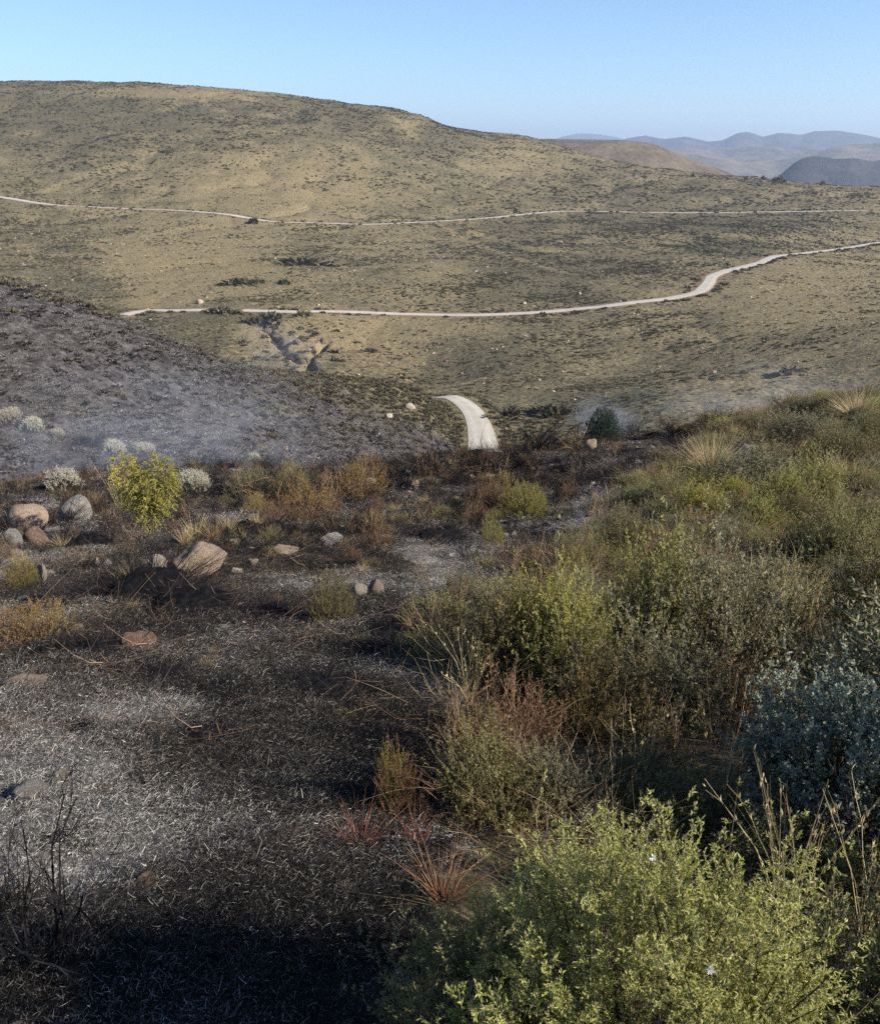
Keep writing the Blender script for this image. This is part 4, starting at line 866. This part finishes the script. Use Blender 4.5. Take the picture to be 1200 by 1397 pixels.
for i, (a, b, w, h, lb) in enumerate([(376, 466, 15, 9, "dark rock in the head of the gully below the valley road"), (388, 474, 12, 7, "brown rock just below the dark rock at the gully head"), (366, 456, 12, 7, "dark rock at the upper left of the gully head"),
     (428, 486, 8, 12, "dark rock in the narrow cleft of the gully"), (420, 500, 7, 12, "dark upright rock at the lower end of the narrow cleft"), (440, 470, 9, 7, "brown rock at the top of the narrow cleft"), (462, 482, 9, 5, "reddish rock right of the narrow cleft"),
     (405, 470, 10, 6, "brown rock between the gully head and the narrow cleft")]):
    rock(a, b, w, h, 'cliff', lb, 930 + i * 5, "rock", "rock", "dark rocks in the gully", [T_far], deep=1.3, tilt=.3 * (i % 3 - 1))
for i, (a, b, w, lb) in enumerate([(272, 415, 16, "pale grey boulder just above the valley road near its left end"), (790, 402, 10, "pale boulder above the middle of the valley road"), (715, 415, 9, "small pale boulder above the valley road left of the middle bend"),
     (765, 332, 9, "pale boulder on the slope between the two roads"), (974, 510, 10, "white boulder on the slope below the road bend"), (800, 512, 9, "small pale boulder on the slope above the blue green tree")]):
    rock(a, b, w * .6, w * .35, 'tan', lb, 960 + i * 3, "boulder", "boulder", "pale boulders on the far slope", [T_far])

# ------------------------------------------------------------------ things: plants
def plant(key, px, py, hpx, label, cat="shrub", name="shrub", group=None, wf=1.0, rz=None, trees=None, tilt=0):
    """px, py = foot of the plant in the photograph, hpx its height there"""
    h, parts = PROTO[key]; p = hit(px, py, trees or [T_near]); D = p.length; s = hpx * D / F / h / .93
    return copy_thing(name, parts, p, (rng.normal() * .05 + tilt, rng.normal() * .05, rng.random() * 6.28 if rz is None else rz), (s * wf, s * wf, s), label, cat, group)
T = [
 # key, px, py, h, wf, name, cat, group, label
 ('white0', 93, 674, 37, .9, 'white_shrub', 'shrub', 'w', "woolly white topped shrub standing alone left of the yellow green tree"),
 ('white1', 267, 672, 31, .9, 'white_shrub', 'shrub', 'w', "woolly white topped shrub just right of the yellow green tree"),
 ('orange0', 425, 712, 46, 1.1, 'scorched_shrub', 'shrub', 'o', "bright orange scorched bush in front of the brown bushes on the crest"),
 ('orange1', 385, 712, 30, 1.2, 'scorched_shrub', 'shrub', 'o', "low yellow orange bush between the black mound and the bright orange bush"),
 ('orange0', 492, 676, 46, 1.0, 'scorched_shrub', 'shrub', 'o', "orange bush on the crest behind the pale stone"),
 ('orange1', 350, 705, 26, 1.0, 'scorched_shrub', 'shrub', 'o', "small yellowish bush just behind the black mound right of the golden grass"),
 ('red0', 517, 748, 58, .8, 'scorched_shrub', 'shrub', 'r', "tall narrow red scorched plant behind the small pinkish stone"),
 ('red1', 480, 768, 36, .8, 'scorched_shrub', 'shrub', 'r', "reddish scorched plant right of the flat whitish rock"),
 ('orange1', 683, 684, 34, .8, 'scorched_shrub', 'shrub', 'o', "small orange bush below the near end of the road"),
 ('red0', 660, 695, 44, .8, 'scorched_shrub', 'shrub', 'r', "rusty scorched plant left of the small orange bush below the road end"),
 ('yellow0', 716, 706, 42, 1.1, 'shrub', 'shrub', None, "yellow green bush right of the small orange bush below the road end"),
 ('yellow1', 672, 745, 40, .8, 'shrub', 'shrub', None, "small yellow green plant above the ash patch beside the black mound"),
 ('dead0', 400, 682, 52, 1.3, 'dry_shrub', 'shrub', 'd', "olive brown twiggy bush on the crest above the bright orange bush"),
 ('dead1', 350, 680, 42, 1.3, 'dry_shrub', 'shrub', 'd', "brown twiggy bush on the crest between the white shrub and the olive brown bush"),
 ('olive1', 398, 680, 44, .9, 'shrub', 'shrub', None, "dull olive shrub growing through the olive brown twiggy bush"),
 ('grey0', 345, 678, 34, 1.0, 'shrub', 'shrub', None, "dull grey shrub inside the brown twiggy bush on the crest"),
 ('dead2', 450, 690, 50, 1.2, 'dry_shrub', 'shrub', 'd', "dark twiggy bush between the bright orange bush and the orange bush on the crest"),
 ('burnt0', 540, 668, 60, 1.0, 'burnt_shrub', 'shrub', 'b', "charred shrub with thin branches right of the orange bush on the crest"),
 ('burnt1', 590, 650, 48, 1.2, 'burnt_shrub', 'shrub', 'b', "charred shrub on the crest left of the road end"),
 ('dead1', 572, 652, 44, 1.2, 'dry_shrub', 'shrub', 'd', "brown bush on the crest at the foot of the burnt spur"),
 ('burnt2', 655, 648, 56, .7, 'burnt_shrub', 'shrub', 'b', "small blackened shrub with upright twigs standing in front of the near end of the road"),
 ('burnt1', 640, 646, 42, 1.1, 'burnt_shrub', 'shrub', 'b', "low charred shrub at the left of the near end of the road"),
 ('dead1', 678, 648, 32, 1.2, 'dry_shrub', 'shrub', 'd', "low brown bush hiding the right foot of the near end of the road"),
 ('burnt1', 735, 618, 48, 1.5, 'burnt_shrub', 'shrub', 'b', "broad black spiky bush on the crest right of the road"),
 ('burnt0', 730, 618, 40, 1.3, 'shrub', 'shrub', None, "small charred shrub growing inside the broad black spiky bush"),
 ('dead2', 780, 614, 36, 1.2, 'dry_shrub', 'shrub', 'd', "brown twiggy bush between the black spiky bush and the square rock on the crest"),
 ('burntbush1', 700, 640, 34, 1.2, 'burnt_shrub', 'shrub', 'b', "low black bush on the crest right of the long flat slab"),
 ('burntbush0', 860, 592, 30, 2.0, 'burnt_shrub', 'shrub', 'b', "dark bush in blue smoke right of the blue green tree"),
 ('burntbush1', 920, 582, 26, 2.2, 'burnt_shrub', 'shrub', 'b', "low dark bush in smoke on the crest behind the golden tussock"),
 ('burntbush0', 985, 566, 24, 2.0, 'burnt_shrub', 'shrub', 'b', "low dark bush left of the white rock on the smoky crest"),
 ('burntbush1', 1070, 548, 22, 2.0, 'burnt_shrub', 'shrub', 'b', "low dark bush on the crest right of the smoke"),
 ('tussock0', 970, 648, 62, .9, 'grass_tussock', 'grass tussock', None, "bright golden tussock on the slope right of the burnt ground"),
 ('tussock1', 1168, 572, 38, 1.2, 'grass_tussock', 'grass tussock', None, "pale tussock on the crest near the right edge"),
 ('grass1', 268, 738, 42, .8, 'grass_clump', 'grass', 'g', "golden grass clump behind the pale stone, left end of the strip below the tree"),
 ('grass2', 292, 736, 40, .8, 'grass_clump', 'grass', 'g', "golden grass clump in the middle of the strip right of the yellow green tree"),
 ('grass0', 313, 732, 36, .8, 'grass_clump', 'grass', 'g', "golden grass clump left of the black mound"),
 ('grass0', 252, 742, 34, .8, 'grass_clump', 'grass', 'g', "thin golden grass right of the tree trunk"),
 ('stalks0', 165, 700, 75, .6, 'dry_stalks', 'dry plant', None, "tall grey dry stalks just left of the yellow green tree"),
 ('stump0', 600, 738, 26, 1.3, 'charred_tussock', 'burnt tussock', 's', "round black burnt mound above the small ash patch in the middle"),
 ('stump1', 337, 728, 22, 1.2, 'charred_tussock', 'burnt tussock', 's', "black burnt mound at the right end of the golden grass"),
 ('stump0', 124, 905, 38, 1.2, 'charred_tussock', 'burnt tussock', 's', "black burnt tuft left of the reddish oblong rock"),
 ('stump1', 113, 748, 22, 1.4, 'charred_tussock', 'burnt tussock', 's', "black burnt tuft below the cream pointed boulder"),
 ('stump0', 200, 815, 30, 2.4, 'charred_tussock', 'burnt tussock', 's', "wide black burnt mat below the big flat topped boulder"),
 ('stump1', 250, 830, 26, 2.0, 'charred_tussock', 'burnt tussock', 's', "dark burnt mat right below the big flat topped boulder"),
 ('stump0', 365, 840, 22, 1.6, 'charred_tussock', 'burnt tussock', 's', "small burnt tuft on open char left of the cream and brown stones"),
 ('stump1', 275, 1012, 20, 1.6, 'charred_tussock', 'burnt tussock', 's', "small black tuft right of the bright ash streak"),
 ('stump0', 225, 930, 22, 1.5, 'charred_tussock', 'burnt tussock', 's', "small black tuft below the reddish oblong rock"),
 ('stump1', 205, 860, 16, 1.2, 'charred_tussock', 'burnt tussock', 's', "black tuft just above the reddish oblong rock"),
 ('stump0', 70, 893, 22, 1.3, 'charred_tussock', 'burnt tussock', 's', "black tuft left of the largest burnt tuft near the left edge"),
 ('stump1', 75, 1155, 24, 1.2, 'charred_tussock', 'burnt tussock', 's', "black tuft in pale ash above the charred branches at lower left"),
 ('stump0', 540, 880, 26, 2.2, 'charred_tussock', 'burnt tussock', 's', "wide black mat in the shadow left of the olive bush"),
 ('stump1', 440, 960, 30, 2.4, 'charred_tussock', 'burnt tussock', 's', "black mat inside the deep shadow in the middle of the photo"),
 ('burntbush0', 110, 1000, 30, 1.0, 'burnt_shrub', 'shrub', 'b', "small charred bush left of the bright ash streak"),
 ('burnt0', 45, 1320, 250, .7, 'burnt_shrub', 'shrub', 'b', "charred branches standing at the lower left edge"),
 ('burnt1', 10, 1250, 130, .7, 'burnt_shrub', 'shrub', 'b', "low charred branches on ash at the left edge behind the taller ones"),
 ('red1', 20, 880, 70, 1.2, 'scorched_shrub', 'shrub', 'r', "rusty leafy plant at the left edge above the flat brown slab"),
 ('orange1', 60, 870, 50, 1.2, 'scorched_shrub', 'shrub', 'o', "orange brown plant near the left edge beside the rusty leafy plant"),
 ('yellow1', 30, 800, 40, 1.0, 'shrub', 'shrub', None, "olive yellow plant near the left edge below the boulders"),
 ('olive0', 450, 850, 80, .7, 'shrub', 'shrub', None, "thin olive sprig plant left of the cream and brown stones"),
 ('drygreen', 170, 790, 26, 1.4, 'grass_clump', 'grass', 'g', "olive grass left of the pale split block"),
 # mid right
 ('plumeb0', 880, 920, 185, .62, 'shrub', 'shrub', 'm', "tall upright bright olive bush, the brightest in the middle of the thicket"),
 ('plumey0', 735, 935, 150, .75, 'shrub', 'shrub', 'm', "yellow tipped olive bush at the fire edge, leftmost of the big bushes"),
 ('plumeb1', 775, 955, 150, .6, 'shrub', 'shrub', 'm', "green bush growing against the right side of the yellow tipped bush"),
 ('plumeo0', 680, 930, 110, .8, 'shrub', 'shrub', 'm', "dull olive bush on the burnt side of the yellow tipped bush"),
 ('plumeg0', 965, 930, 165, .8, 'shrub', 'shrub', 'm', "wide grey green dome shaped bush right of the brightest bush"),
 ('plumeo1', 1010, 910, 120, .8, 'shrub', 'shrub', 'm', "olive bush on the right shoulder of the wide grey green dome"),
 ('plumeg1', 910, 985, 120, 1.0, 'shrub', 'shrub', 'm', "grey bush in front of the brightest bush"),
 ('plumeo1', 830, 1000, 110, .9, 'shrub', 'shrub', 'm', "dark olive bush in front between the green and the grey bushes"),
 ('red0', 690, 1060, 190, .75, 'dry_shrub', 'shrub', 'r', "big reddish brown dry plant with bare stems at the fire edge"),
 ('red1', 720, 1030, 130, .8, 'dry_shrub', 'shrub', 'r', "russet plant below the yellow tipped bush"),
 ('orange0', 800, 1010, 110, .6, 'dry_shrub', 'shrub', 'o', "orange leafed plant in the shaded gap below the big bushes"),
 ('dead0', 640, 1010, 110, .8, 'dry_shrub', 'shrub', 'd', "bare brown twigs left of the big reddish brown plant"),
 ('dead1', 920, 1040, 120, 1.0, 'dry_shrub', 'shrub', 'd', "bare straw coloured twigs fanning out in the middle of the thicket"),
 ('red1', 1000, 990, 110, .9, 'dry_shrub', 'shrub', 'r', "red brown plant between the grey green dome and the silver bush"),
 ('grass1', 1060, 850, 110, .8, 'grass_clump', 'grass', 'g', "tall golden brown grass above the silver bush"),
 ('grass2', 1100, 870, 110, .8, 'grass_clump', 'grass', 'g', "golden brown grass leaning right above the silver bush"),
 ('grass0', 1025, 830, 90, .8, 'grass_clump', 'grass', 'g', "golden brown grass between the dome bush and the tall grass"),
 ('plumeo0', 1175, 880, 130, .7, 'shrub', 'shrub', 'm', "green shrub at the right edge behind the silver bush"),
 ('grey0', 1150, 950, 100, .9, 'shrub', 'shrub', 'm', "grey shrub touching the top of the silver bush"),
 ('red0', 545, 1110, 130, .5, 'sprouting_plant', 'plant', None, "sprouting plant with yellow and russet leaves alone in the char left of the thicket"),
 ('yellow1', 540, 1100, 100, .45, 'sprouting_plant', 'plant', None, "yellow leafed stem inside the lone russet plant left of the thicket"),
 ('rust0', 492, 1165, 85, .8, 'rust_grass', 'grass', 'rg', "rust red grass tuft leaning left on the char"),
 ('rust1', 605, 1225, 110, .8, 'rust_grass', 'grass', 'rg', "rust red wiry tuft beside the big front bush"),
 ('rust0', 570, 1150, 70, .7, 'rust_grass', 'grass', 'rg', "dark red wiry tuft between the leaning rust tuft and the thicket"),
 ('plumeo1', 660, 1110, 110, .8, 'shrub', 'shrub', 'm', "dark shrub in shade below the reddish brown plant"),
 ('plumeg1', 760, 1120, 100, .9, 'shrub', 'shrub', 'm', "shaded grey green shrub behind the big front bush"),
 ('olive0', 860, 1110, 100, 1.0, 'shrub', 'shrub', 'm', "shaded olive shrub behind the middle of the big front bush"),
 ('olive1', 960, 1140, 110, 1.0, 'shrub', 'shrub', 'm', "shaded olive shrub behind the right part of the big front bush"),
 ('stalks0', 1075, 1270, 250, .5, 'dry_stalks', 'dry plant', 'st', "tall dry seed stalks in front of the silver bush"),
 ('stalks1', 1175, 1290, 300, .45, 'dry_stalks', 'dry plant', 'st', "tall dry seed stalks at the right edge over the silver bush"),
 ('stalks1', 975, 1130, 200, .5, 'dry_stalks', 'dry plant', 'st', "dry seed stalks in the shade left of the silver bush"),
 ('stalks0', 880, 1080, 150, .6, 'dry_stalks', 'dry plant', 'st', "dry stalks among the bushes behind the big front bush"),
 ('stalks0', 640, 960, 120, .7, 'dry_stalks', 'dry plant', 'st', "long straw stalks leaning left over the char from the yellow tipped bush"),
 # upper right slope
 ('plumeo0', 905, 700, 54, 1.2, 'shrub', 'shrub', 'u', "olive bush at the fire edge below the golden tussock"),
 ('plumey0', 955, 715, 60, 1.1, 'shrub', 'shrub', 'u', "yellow olive bush right of the olive bush below the golden tussock"),
 ('plumeg0', 1040, 668, 54, 1.5, 'shrub', 'shrub', 'u', "dark grey green bush in front of the low white grey boulder"),
 ('plumey0', 1000, 690, 44, 1.0, 'shrub', 'shrub', 'u', "yellow green bush left of the dark bush by the white grey boulder"),
 ('plumeb0', 1110, 700, 84, .8, 'shrub', 'shrub', 'u', "tall pale green bush left of the dark hollow at the right edge"),
 ('plumeb1', 1065, 705, 64, .8, 'shrub', 'shrub', 'u', "pale green bush between the white grey boulder and the tall pale green bush"),
 ('plumeo1', 1150, 640, 50, 1.3, 'shrub', 'shrub', 'u', "olive bush above the dark hollow at the right edge"),
 ('plumeg1', 1090, 605, 44, 1.7, 'shrub', 'shrub', 'u', "grey brown bush on the upper slope left of the pale tussock"),
 ('dead0', 1050, 600, 40, 1.5, 'dry_shrub', 'shrub', 'd', "brown twiggy bush on the upper slope above the white grey boulder"),
 ('dead1', 1000, 600, 36, 1.6, 'dry_shrub', 'shrub', 'd', "russet twiggy bush right behind the golden tussock"),
 ('olive1', 1185, 600, 40, 1.3, 'shrub', 'shrub', 'u', "olive bush at the right edge below the pale tussock"),
 ('grass2', 1130, 655, 46, 1.2, 'grass_clump', 'grass', 'g', "pale grass clump above the tall pale green bush"),
 ('grass1', 1160, 665, 46, 1.2, 'grass_clump', 'grass', 'g', "pale grass clump right of the tall pale green bush"),
 ('plumeo0', 850, 770, 64, 1.0, 'shrub', 'shrub', 'u', "dark olive bush at the fire edge above the brightest bush"),
 ('yellow0', 780, 790, 50, .9, 'shrub', 'shrub', 'u', "thin yellow green plant on the fire edge left of the brightest bush"),
 ('orange1', 900, 770, 56, 1.0, 'dry_shrub', 'shrub', 'o', "orange brown bush behind the brightest bush"),
 ('dead2', 985, 765, 60, 1.2, 'dry_shrub', 'shrub', 'd', "pale grey twiggy bush behind the grey green dome"),
 ('plumeo1', 1140, 770, 70, 1.0, 'shrub', 'shrub', 'u', "dark green bush below the dark hollow at the right edge"),
]
GN = {'w': 'white topped shrubs on the left of the slope', 'o': 'orange scorched bushes', 'r': 'red scorched plants', 'd': 'dry twiggy bushes', 'b': 'charred shrubs', 'g': 'golden grass clumps',
      's': 'burnt tussocks', 'm': 'bushes of the thicket', 'u': 'bushes on the upper right slope', 'rg': 'rust red tufts', 'st': 'dry seed stalks'}
for key, a, b, h, wf, nm, cat, g, lb in T: plant(key, a, b, h * (1.08 if key.startswith('plume') and b > 740 else .95 if key.startswith('plume') else 1.3 if b < 716 and 300 < a < 800 and 'tuss' not in key and 'stump' not in key else 1), lb, cat, nm, GN.get(g), wf)
# bushes at the foot of the burnt hillside, in the smoke
for i, (key, a, b, h, wf, lb) in enumerate([('white0', 160, 622, 23, 1.0, "cream topped bush in smoke above the lone white topped shrub"), ('white1', 200, 622, 18, 1.0, "pale bush in blue smoke right of the cream topped bush"),
     ('white1', 12, 580, 21, 1.0, "yellowish pale bush on the burnt hillside at the left edge"), ('white0', 48, 590, 21, 1.0, "yellowish pale bush on the burnt hillside right of the one at the edge"), ('white1', 80, 598, 12, 1.0, "small pale bush on the burnt hillside above the lone white shrub"),
     ('burntbush0', 125, 608, 26, 1.4, "dark bush left of the cream topped bush in the smoke"), ('burntbush1', 190, 640, 26, 1.5, "dark bush below the pale bush in blue smoke"), ('white0', 345, 630, 14, 1.0, "whitish bush in smoke on the foot of the burnt hillside"),
     ('burntbush0', 285, 640, 30, 1.6, "dark smoky bush left of the whitish bush at the foot of the burnt hillside"), ('burntbush1', 320, 638, 24, 1.6, "dark smoky bush touching the whitish bush at the foot of the burnt hillside"), ('burnt0', 380, 640, 44, .8, "thin charred shrub in smoke above the olive brown twiggy bush")]):
    plant(key, a, b, h, lb, 'shrub', 'burnt_shrub' if 'burnt' in key else 'white_shrub', 'bushes in the smoke of the hollow', wf, trees=[T_burn])

# yellow green tree below the white shrubs
def small_tree():
    p = hit(208, 738, [T_near]); k = p.length / F; o = bpy.data.objects.new("small_tree", None); link(o); o.location = p
    tag(o, "yellow green small tree with a thin bare trunk above the big flat topped boulder", "tree")
    H = 112 * k; r = np.random.default_rng(5); W = 33 * k
    a = Acc(); P = curve_paths(np.array([[0, 0, -.05], [.01, 0, 0], [-.01, 0, 0.]]), np.array([[0, 0, H * .55], [-W * .5, 0, H * .7], [W * .5, .1, H * .75]]), 7, r, wob=.05); tubes(a, P, np.linspace(.024, .01, 7)[None] * np.ones((3, 1)), .3, 5)
    mobj("trunk", a.mesh("trunk", M['wood']), o)
    a = Acc(); sb = Acc(); n = 560
    cs = np.array([[-.72, 0, .78, .5, .26], [-.1, .1, .62, .62, .26], [.55, 0, .78, .55, .24], [.15, -.2, .42, .45, .2], [-.5, .2, .50, .4, .18], [.75, .1, .62, .35, .18]])
    c = cs[r.choice(6, n, p=[.2, .24, .22, .14, .1, .1])]; d = nrm(r.normal(size=(n, 3))); q = (.35 + .65 * r.random((n, 1)) ** .6)
    p0 = np.c_[c[:, 0] * W, c[:, 1] * W, c[:, 2] * H] + d * q * np.c_[c[:, 3] * W, c[:, 3] * W, c[:, 4] * H * 1.05]
    out = nrm(d + r.normal(size=(n, 3)) * .4 + [0, 0, -.1]); L = .16 * (.6 + .6 * r.random(n)); bend = np.array([0, 0, -.5]) * np.ones((n, 3)); nl = 13
    ribbons(sb, p0, out, L, .004, bend, 2, .4, .5, r); t = (np.arange(nl)[None] + r.random((n, nl))) / nl
    lp = p0[:, None] + out[:, None] * (L[:, None] * t)[..., None] + bend[:, None] * (L[:, None] * t * t)[..., None]; ld = out[:, None] * .6 + r.normal(size=(n, nl, 3)) * .6 + [0, 0, -.3]
    left = ss(.2, -1.2, p0[:, 0] / W) * ss(.5, .85, p0[:, 2] / H)
    tn = .30 + .3 * r.random((n, 1)) + .2 * r.random((n, nl)) + .25 * left[:, None]
    leaves(a, lp.reshape(-1, 3), ld.reshape(-1, 3), .045, .016, tn.ravel(), r); mobj("crown", a.mesh("crown", M['yellow']), o)
    i = r.choice(n, 40, replace=False); p1 = p0[i]; pp0 = np.c_[p1[:, :2] * .2, np.minimum(p1[:, 2] - .15, H * .45)]; tubes(sb, curve_paths(pp0, p1, 5, r, wob=.05), np.linspace(.009, .003, 5)[None] * np.ones((40, 1)), .4)
    mobj("branches", sb.mesh("branches", M['wood']), o)
small_tree()
def far_tree():
    p = Vector(P3(820, 608, 36)); p.z = float(zn(np.array([p.x]), np.array([p.y]))[0]); q = hit(820, 601, [T_near]); p = q if q else p; k = p.length / F
    h, parts = PROTO['treecrown']; s = 56 * k / h / .95
    o = bpy.data.objects.new("tree", None); link(o); o.location = p; tag(o, "dense blue green small tree in smoke on the crest right of the black spiky bush", "tree")
    c = mobj("crown", parts[0][1], o); c.scale = (s * .95, s * .9, s); c2 = mobj("branches", parts[1][1], o); c2.scale = c.scale
    a = Acc(); r = np.random.default_rng(9); tubes(a, curve_paths(np.array([[0, 0, -.1], [0.03, 0, -.1], [-.03, 0, -.1]]), np.array([[0, 0, h * s * .6], [.2, 0, h * s * .6], [-.2, 0, h * s * .55]]), 6, r), np.linspace(.05, .015, 6)[None] * np.ones((3, 1)), .3, 5)
    mobj("trunk", a.mesh("trunk", M['wood']), o)
far_tree()

# the big bush at the lower right, closest of all
def front_bush(name, px, py, rad, h, nsp, mat, label, cat="bush", seed=1, nl=40, spl=.12, flowers=(), lL=.0105, lW=.0034, upright=1.5, tint=(.2, .95), ry=1.0, spread=.75):
    p = hit(px, py, [T_near]) if px > 50 else Vector((px, py, float(zn(np.array([px]), np.array([py]))[0]))); o = bpy.data.objects.new(name, None); link(o); o.location = p; tag(o, label, cat)
    f, s = shoot_bush(seed, rad, h, nsp, spl * 1.9, 11, .05, nl, lL, lW, mat, 'wood', tint)
    a = mobj("foliage", f, o); b = mobj("stem", s, o); a.scale = b.scale = (1, ry, 1)
    r = np.random.default_rng(seed)
    for (fx, fy, dd) in flowers:
        x, y, z = ray(fx, fy); v = Vector((float(x), float(y), float(z))).normalized()
        q = v * dd - p; ac = Acc(); n = 14; dn = nrm(np.cross(r.normal(size=(n, 3)), np.array(v))); leaves(ac, np.zeros((n, 3)), dn + np.array(-v) * .45, .0062, .0026, r.random(n), r)
        fo = mobj("flower", ac.mesh("flower", M['petal']), o); fo.location = q
    return o
front_bush("front_bush", .42, 1.34, .50, .96, 900, 'bright', "big yellow green bush with feathery upright sprigs filling the lower right corner", seed=41, nl=13, spl=.095, flowers=[(890, 1170, 1.40), (968, 1323, 1.15)], lL=.0105, lW=.0036)
front_bush("front_bush", .09, 1.46, .25, .68, 300, 'olive', "darker grey olive bush joined to the left side of the big front bush", seed=42, nl=12, spl=.09, lL=.0105, lW=.0036)
front_bush("front_bush", 1190, 1440, .26, .34, 160, 'olive', "small dark green bush in the lower right corner beside the big front bush", seed=44, nl=11, lL=.013, lW=.005)
front_bush("silver_bush", 1150, 1130, .50, .66, 420, 'silver', "silver blue leaved bush in shade at the right edge above the big front bush", seed=43, nl=9, spl=.10, lL=.017, lW=.010)
# shrubs just outside the right edge, whose shade falls across the silver bush
for i, (x, y, s, key, lb) in enumerate([(2.6, 2.3, 2.0, 'olive0', "tall olive shrub outside the right edge, next to the silver bush"), (3.1, 3.4, 2.7, 'grey0', "tall grey green shrub outside the right edge, behind the silver bush"),
        (4.3, 5.0, 2.6, 'olive1', "tall olive shrub outside the right edge, higher up the slope"), (1.55, 1.3, 1.3, 'olive2', "olive shrub outside the lower right corner")]):
    h, parts = PROTO[key]; copy_thing("shrub", parts, (x, y, float(zn(np.array([x]), np.array([y]))[0])), (0, 0, i * 1.7), s, lb, "shrub")
# small trees on the skyline of the plateau
for i, (a, b, h, lb) in enumerate([(1040, 243, 5, "leftmost of the small dark trees on the skyline at the right"), (1055, 247, 7, "second small dark tree on the skyline at the right"), (1061, 247, 8, "third and tallest small dark tree on the skyline at the right"),
        (1068, 248, 6, "fourth small dark tree on the skyline at the right"), (1122, 251, 6, "lone small dark tree on the skyline far to the right"), (945, 240, 5, "small dark tree on the skyline below the end of the brown hill")]):
    q = hit(a, b + 2, [T_far]); s = h * q.length / F / .62; copy_thing("tree", PROTO['far%d' % (i % 3)][1], q, (0, 0, i), (s * .55, s * .55, s * 1.3), lb, "tree", "small trees on the skyline")
for i, (a, b, h, w, lb) in enumerate([(330, 388, 9, 2.2, "dark green bush group on the far slope, left of a smaller one"), (352, 386, 7, 1.8, "smaller dark green bush group right of the larger one on the far slope"), (385, 386, 6, 2.2, "low dark green bushes on the far slope, right of two darker groups"), (300, 428, 9, 2, "dark bush at the lower verge of the valley road near its left end"),
        (317, 429, 8, 2, "dark bush at the lower verge of the valley road right of another"), (375, 440, 12, 2.6, "dark green thicket at the head of the gully below the valley road"), (352, 442, 9, 2, "dark bush left of the thicket at the head of the gully"), (415, 430, 8, 1.4, "dark bush standing on the lower edge of the valley road above the gully"),
        (345, 303, 6, 2.4, "dark bushes at the wide bend of the upper road"), (408, 362, 10, 3.5, "wide dark green thicket on the slope between the two roads"), (668, 577, 12, 1.4, "dark bush at the right verge of the near road end"), (700, 570, 12, 1.6, "grey bush on the slope right of the near road"), (757, 566, 14, 1.8, "dark grey bush on the slope left of the blue green tree"), (1085, 507, 10, 2.6, "dark bushes on the far slope above the smoke at the right")]):
    q = hit(a, b, [T_far]); s = h * q.length / F / .5; copy_thing("bush", PROTO['far%d' % (i % 3)][1], q, (0, 0, i), (s * w, s * .9, s), lb, "bush", "larger bushes on the far slope")


# ------------------------------------------------------------------ smoke drifting over the embers
def smoke(px, py, Y, r, dens, seed, label=None):
    c = P3(px, py, Y); b = NB("thin blue smoke"); tc = b.n("ShaderNodeTexCoord").outputs['Object']
    ln = b.n("ShaderNodeVectorMath", operation='LENGTH'); b.set(ln.inputs[0], tc)
    n = b.n("ShaderNodeTexNoise"); b.set(n.inputs['Vector'], tc); n.inputs['Scale'].default_value = 1.7; n.inputs['Detail'].default_value = 3; n.inputs['Distortion'].default_value = .6
    n.noise_dimensions = '4D'; n.inputs['W'].default_value = seed
    fall = b.ramp(ln.outputs['Value'], [(0, 1.0), (.95, 0.0)]); wis = b.ramp(n.outputs['Fac'], [(.44, 0.0), (.66, 1.0)])
    v = b.n("ShaderNodeVolumePrincipled"); v.inputs['Color'].default_value = (.66, .76, .95, 1); b.set(v.inputs['Density'], b.math('MULTIPLY', b.math('MULTIPLY', fall, wis), dens))
    v.inputs['Anisotropy'].default_value = .0
    b.t.links.new(v.outputs[0], b.out.inputs['Volume'])
    import bmesh
    bm = bmesh.new(); bmesh.ops.create_icosphere(bm, subdivisions=3, radius=1.0); me = bpy.data.meshes.new("smoke"); bm.to_mesh(me); bm.free(); me.materials.append(b.m)
    o = mobj("smoke", me); o.location = c; o.scale = r; o['kind'] = 'stuff'
smoke(150, 590, 48, (13, 9, 4.5), .055, 1.3)
smoke(350, 610, 55, (8, 6, 3.5), .06, 4.1)
smoke(375, 480, 112, (10, 8, 5), .035, 6.2)
smoke(822, 580, 33, (1.7, 1.5, 1.5), .42, 2.2)
smoke(960, 566, 36, (5.5, 3, 1.5), .08, 8.4)
smoke(1080, 535, 60, (9, 5, 3), .06, 3.4)

# ------------------------------------------------------------------ haze
def haze_box():
    x0, x1, y0, y1, z0, z1 = -17000, 17000, -40, 17500, -330, 420
    V = [(x, y, z) for z in (z0, z1) for y in (y0, y1) for x in (x0, x1)]
    Fq = np.array([(0, 2, 3, 1), (4, 5, 7, 6), (0, 1, 5, 4), (2, 6, 7, 3), (0, 4, 6, 2), (1, 3, 7, 5)])
    b = NB("thin air haze"); v = b.n("ShaderNodeVolumePrincipled"); v.inputs['Color'].default_value = (.58, .74, 1, 1)
    v.inputs['Density'].default_value = 1.15e-4; v.inputs['Anisotropy'].default_value = .2
    b.t.links.new(v.outputs[0], b.out.inputs['Volume'])
    tag(mobj("haze", raw_mesh("haze", np.array(V, float), Fq, [b.m])), kind='stuff')
haze_box()
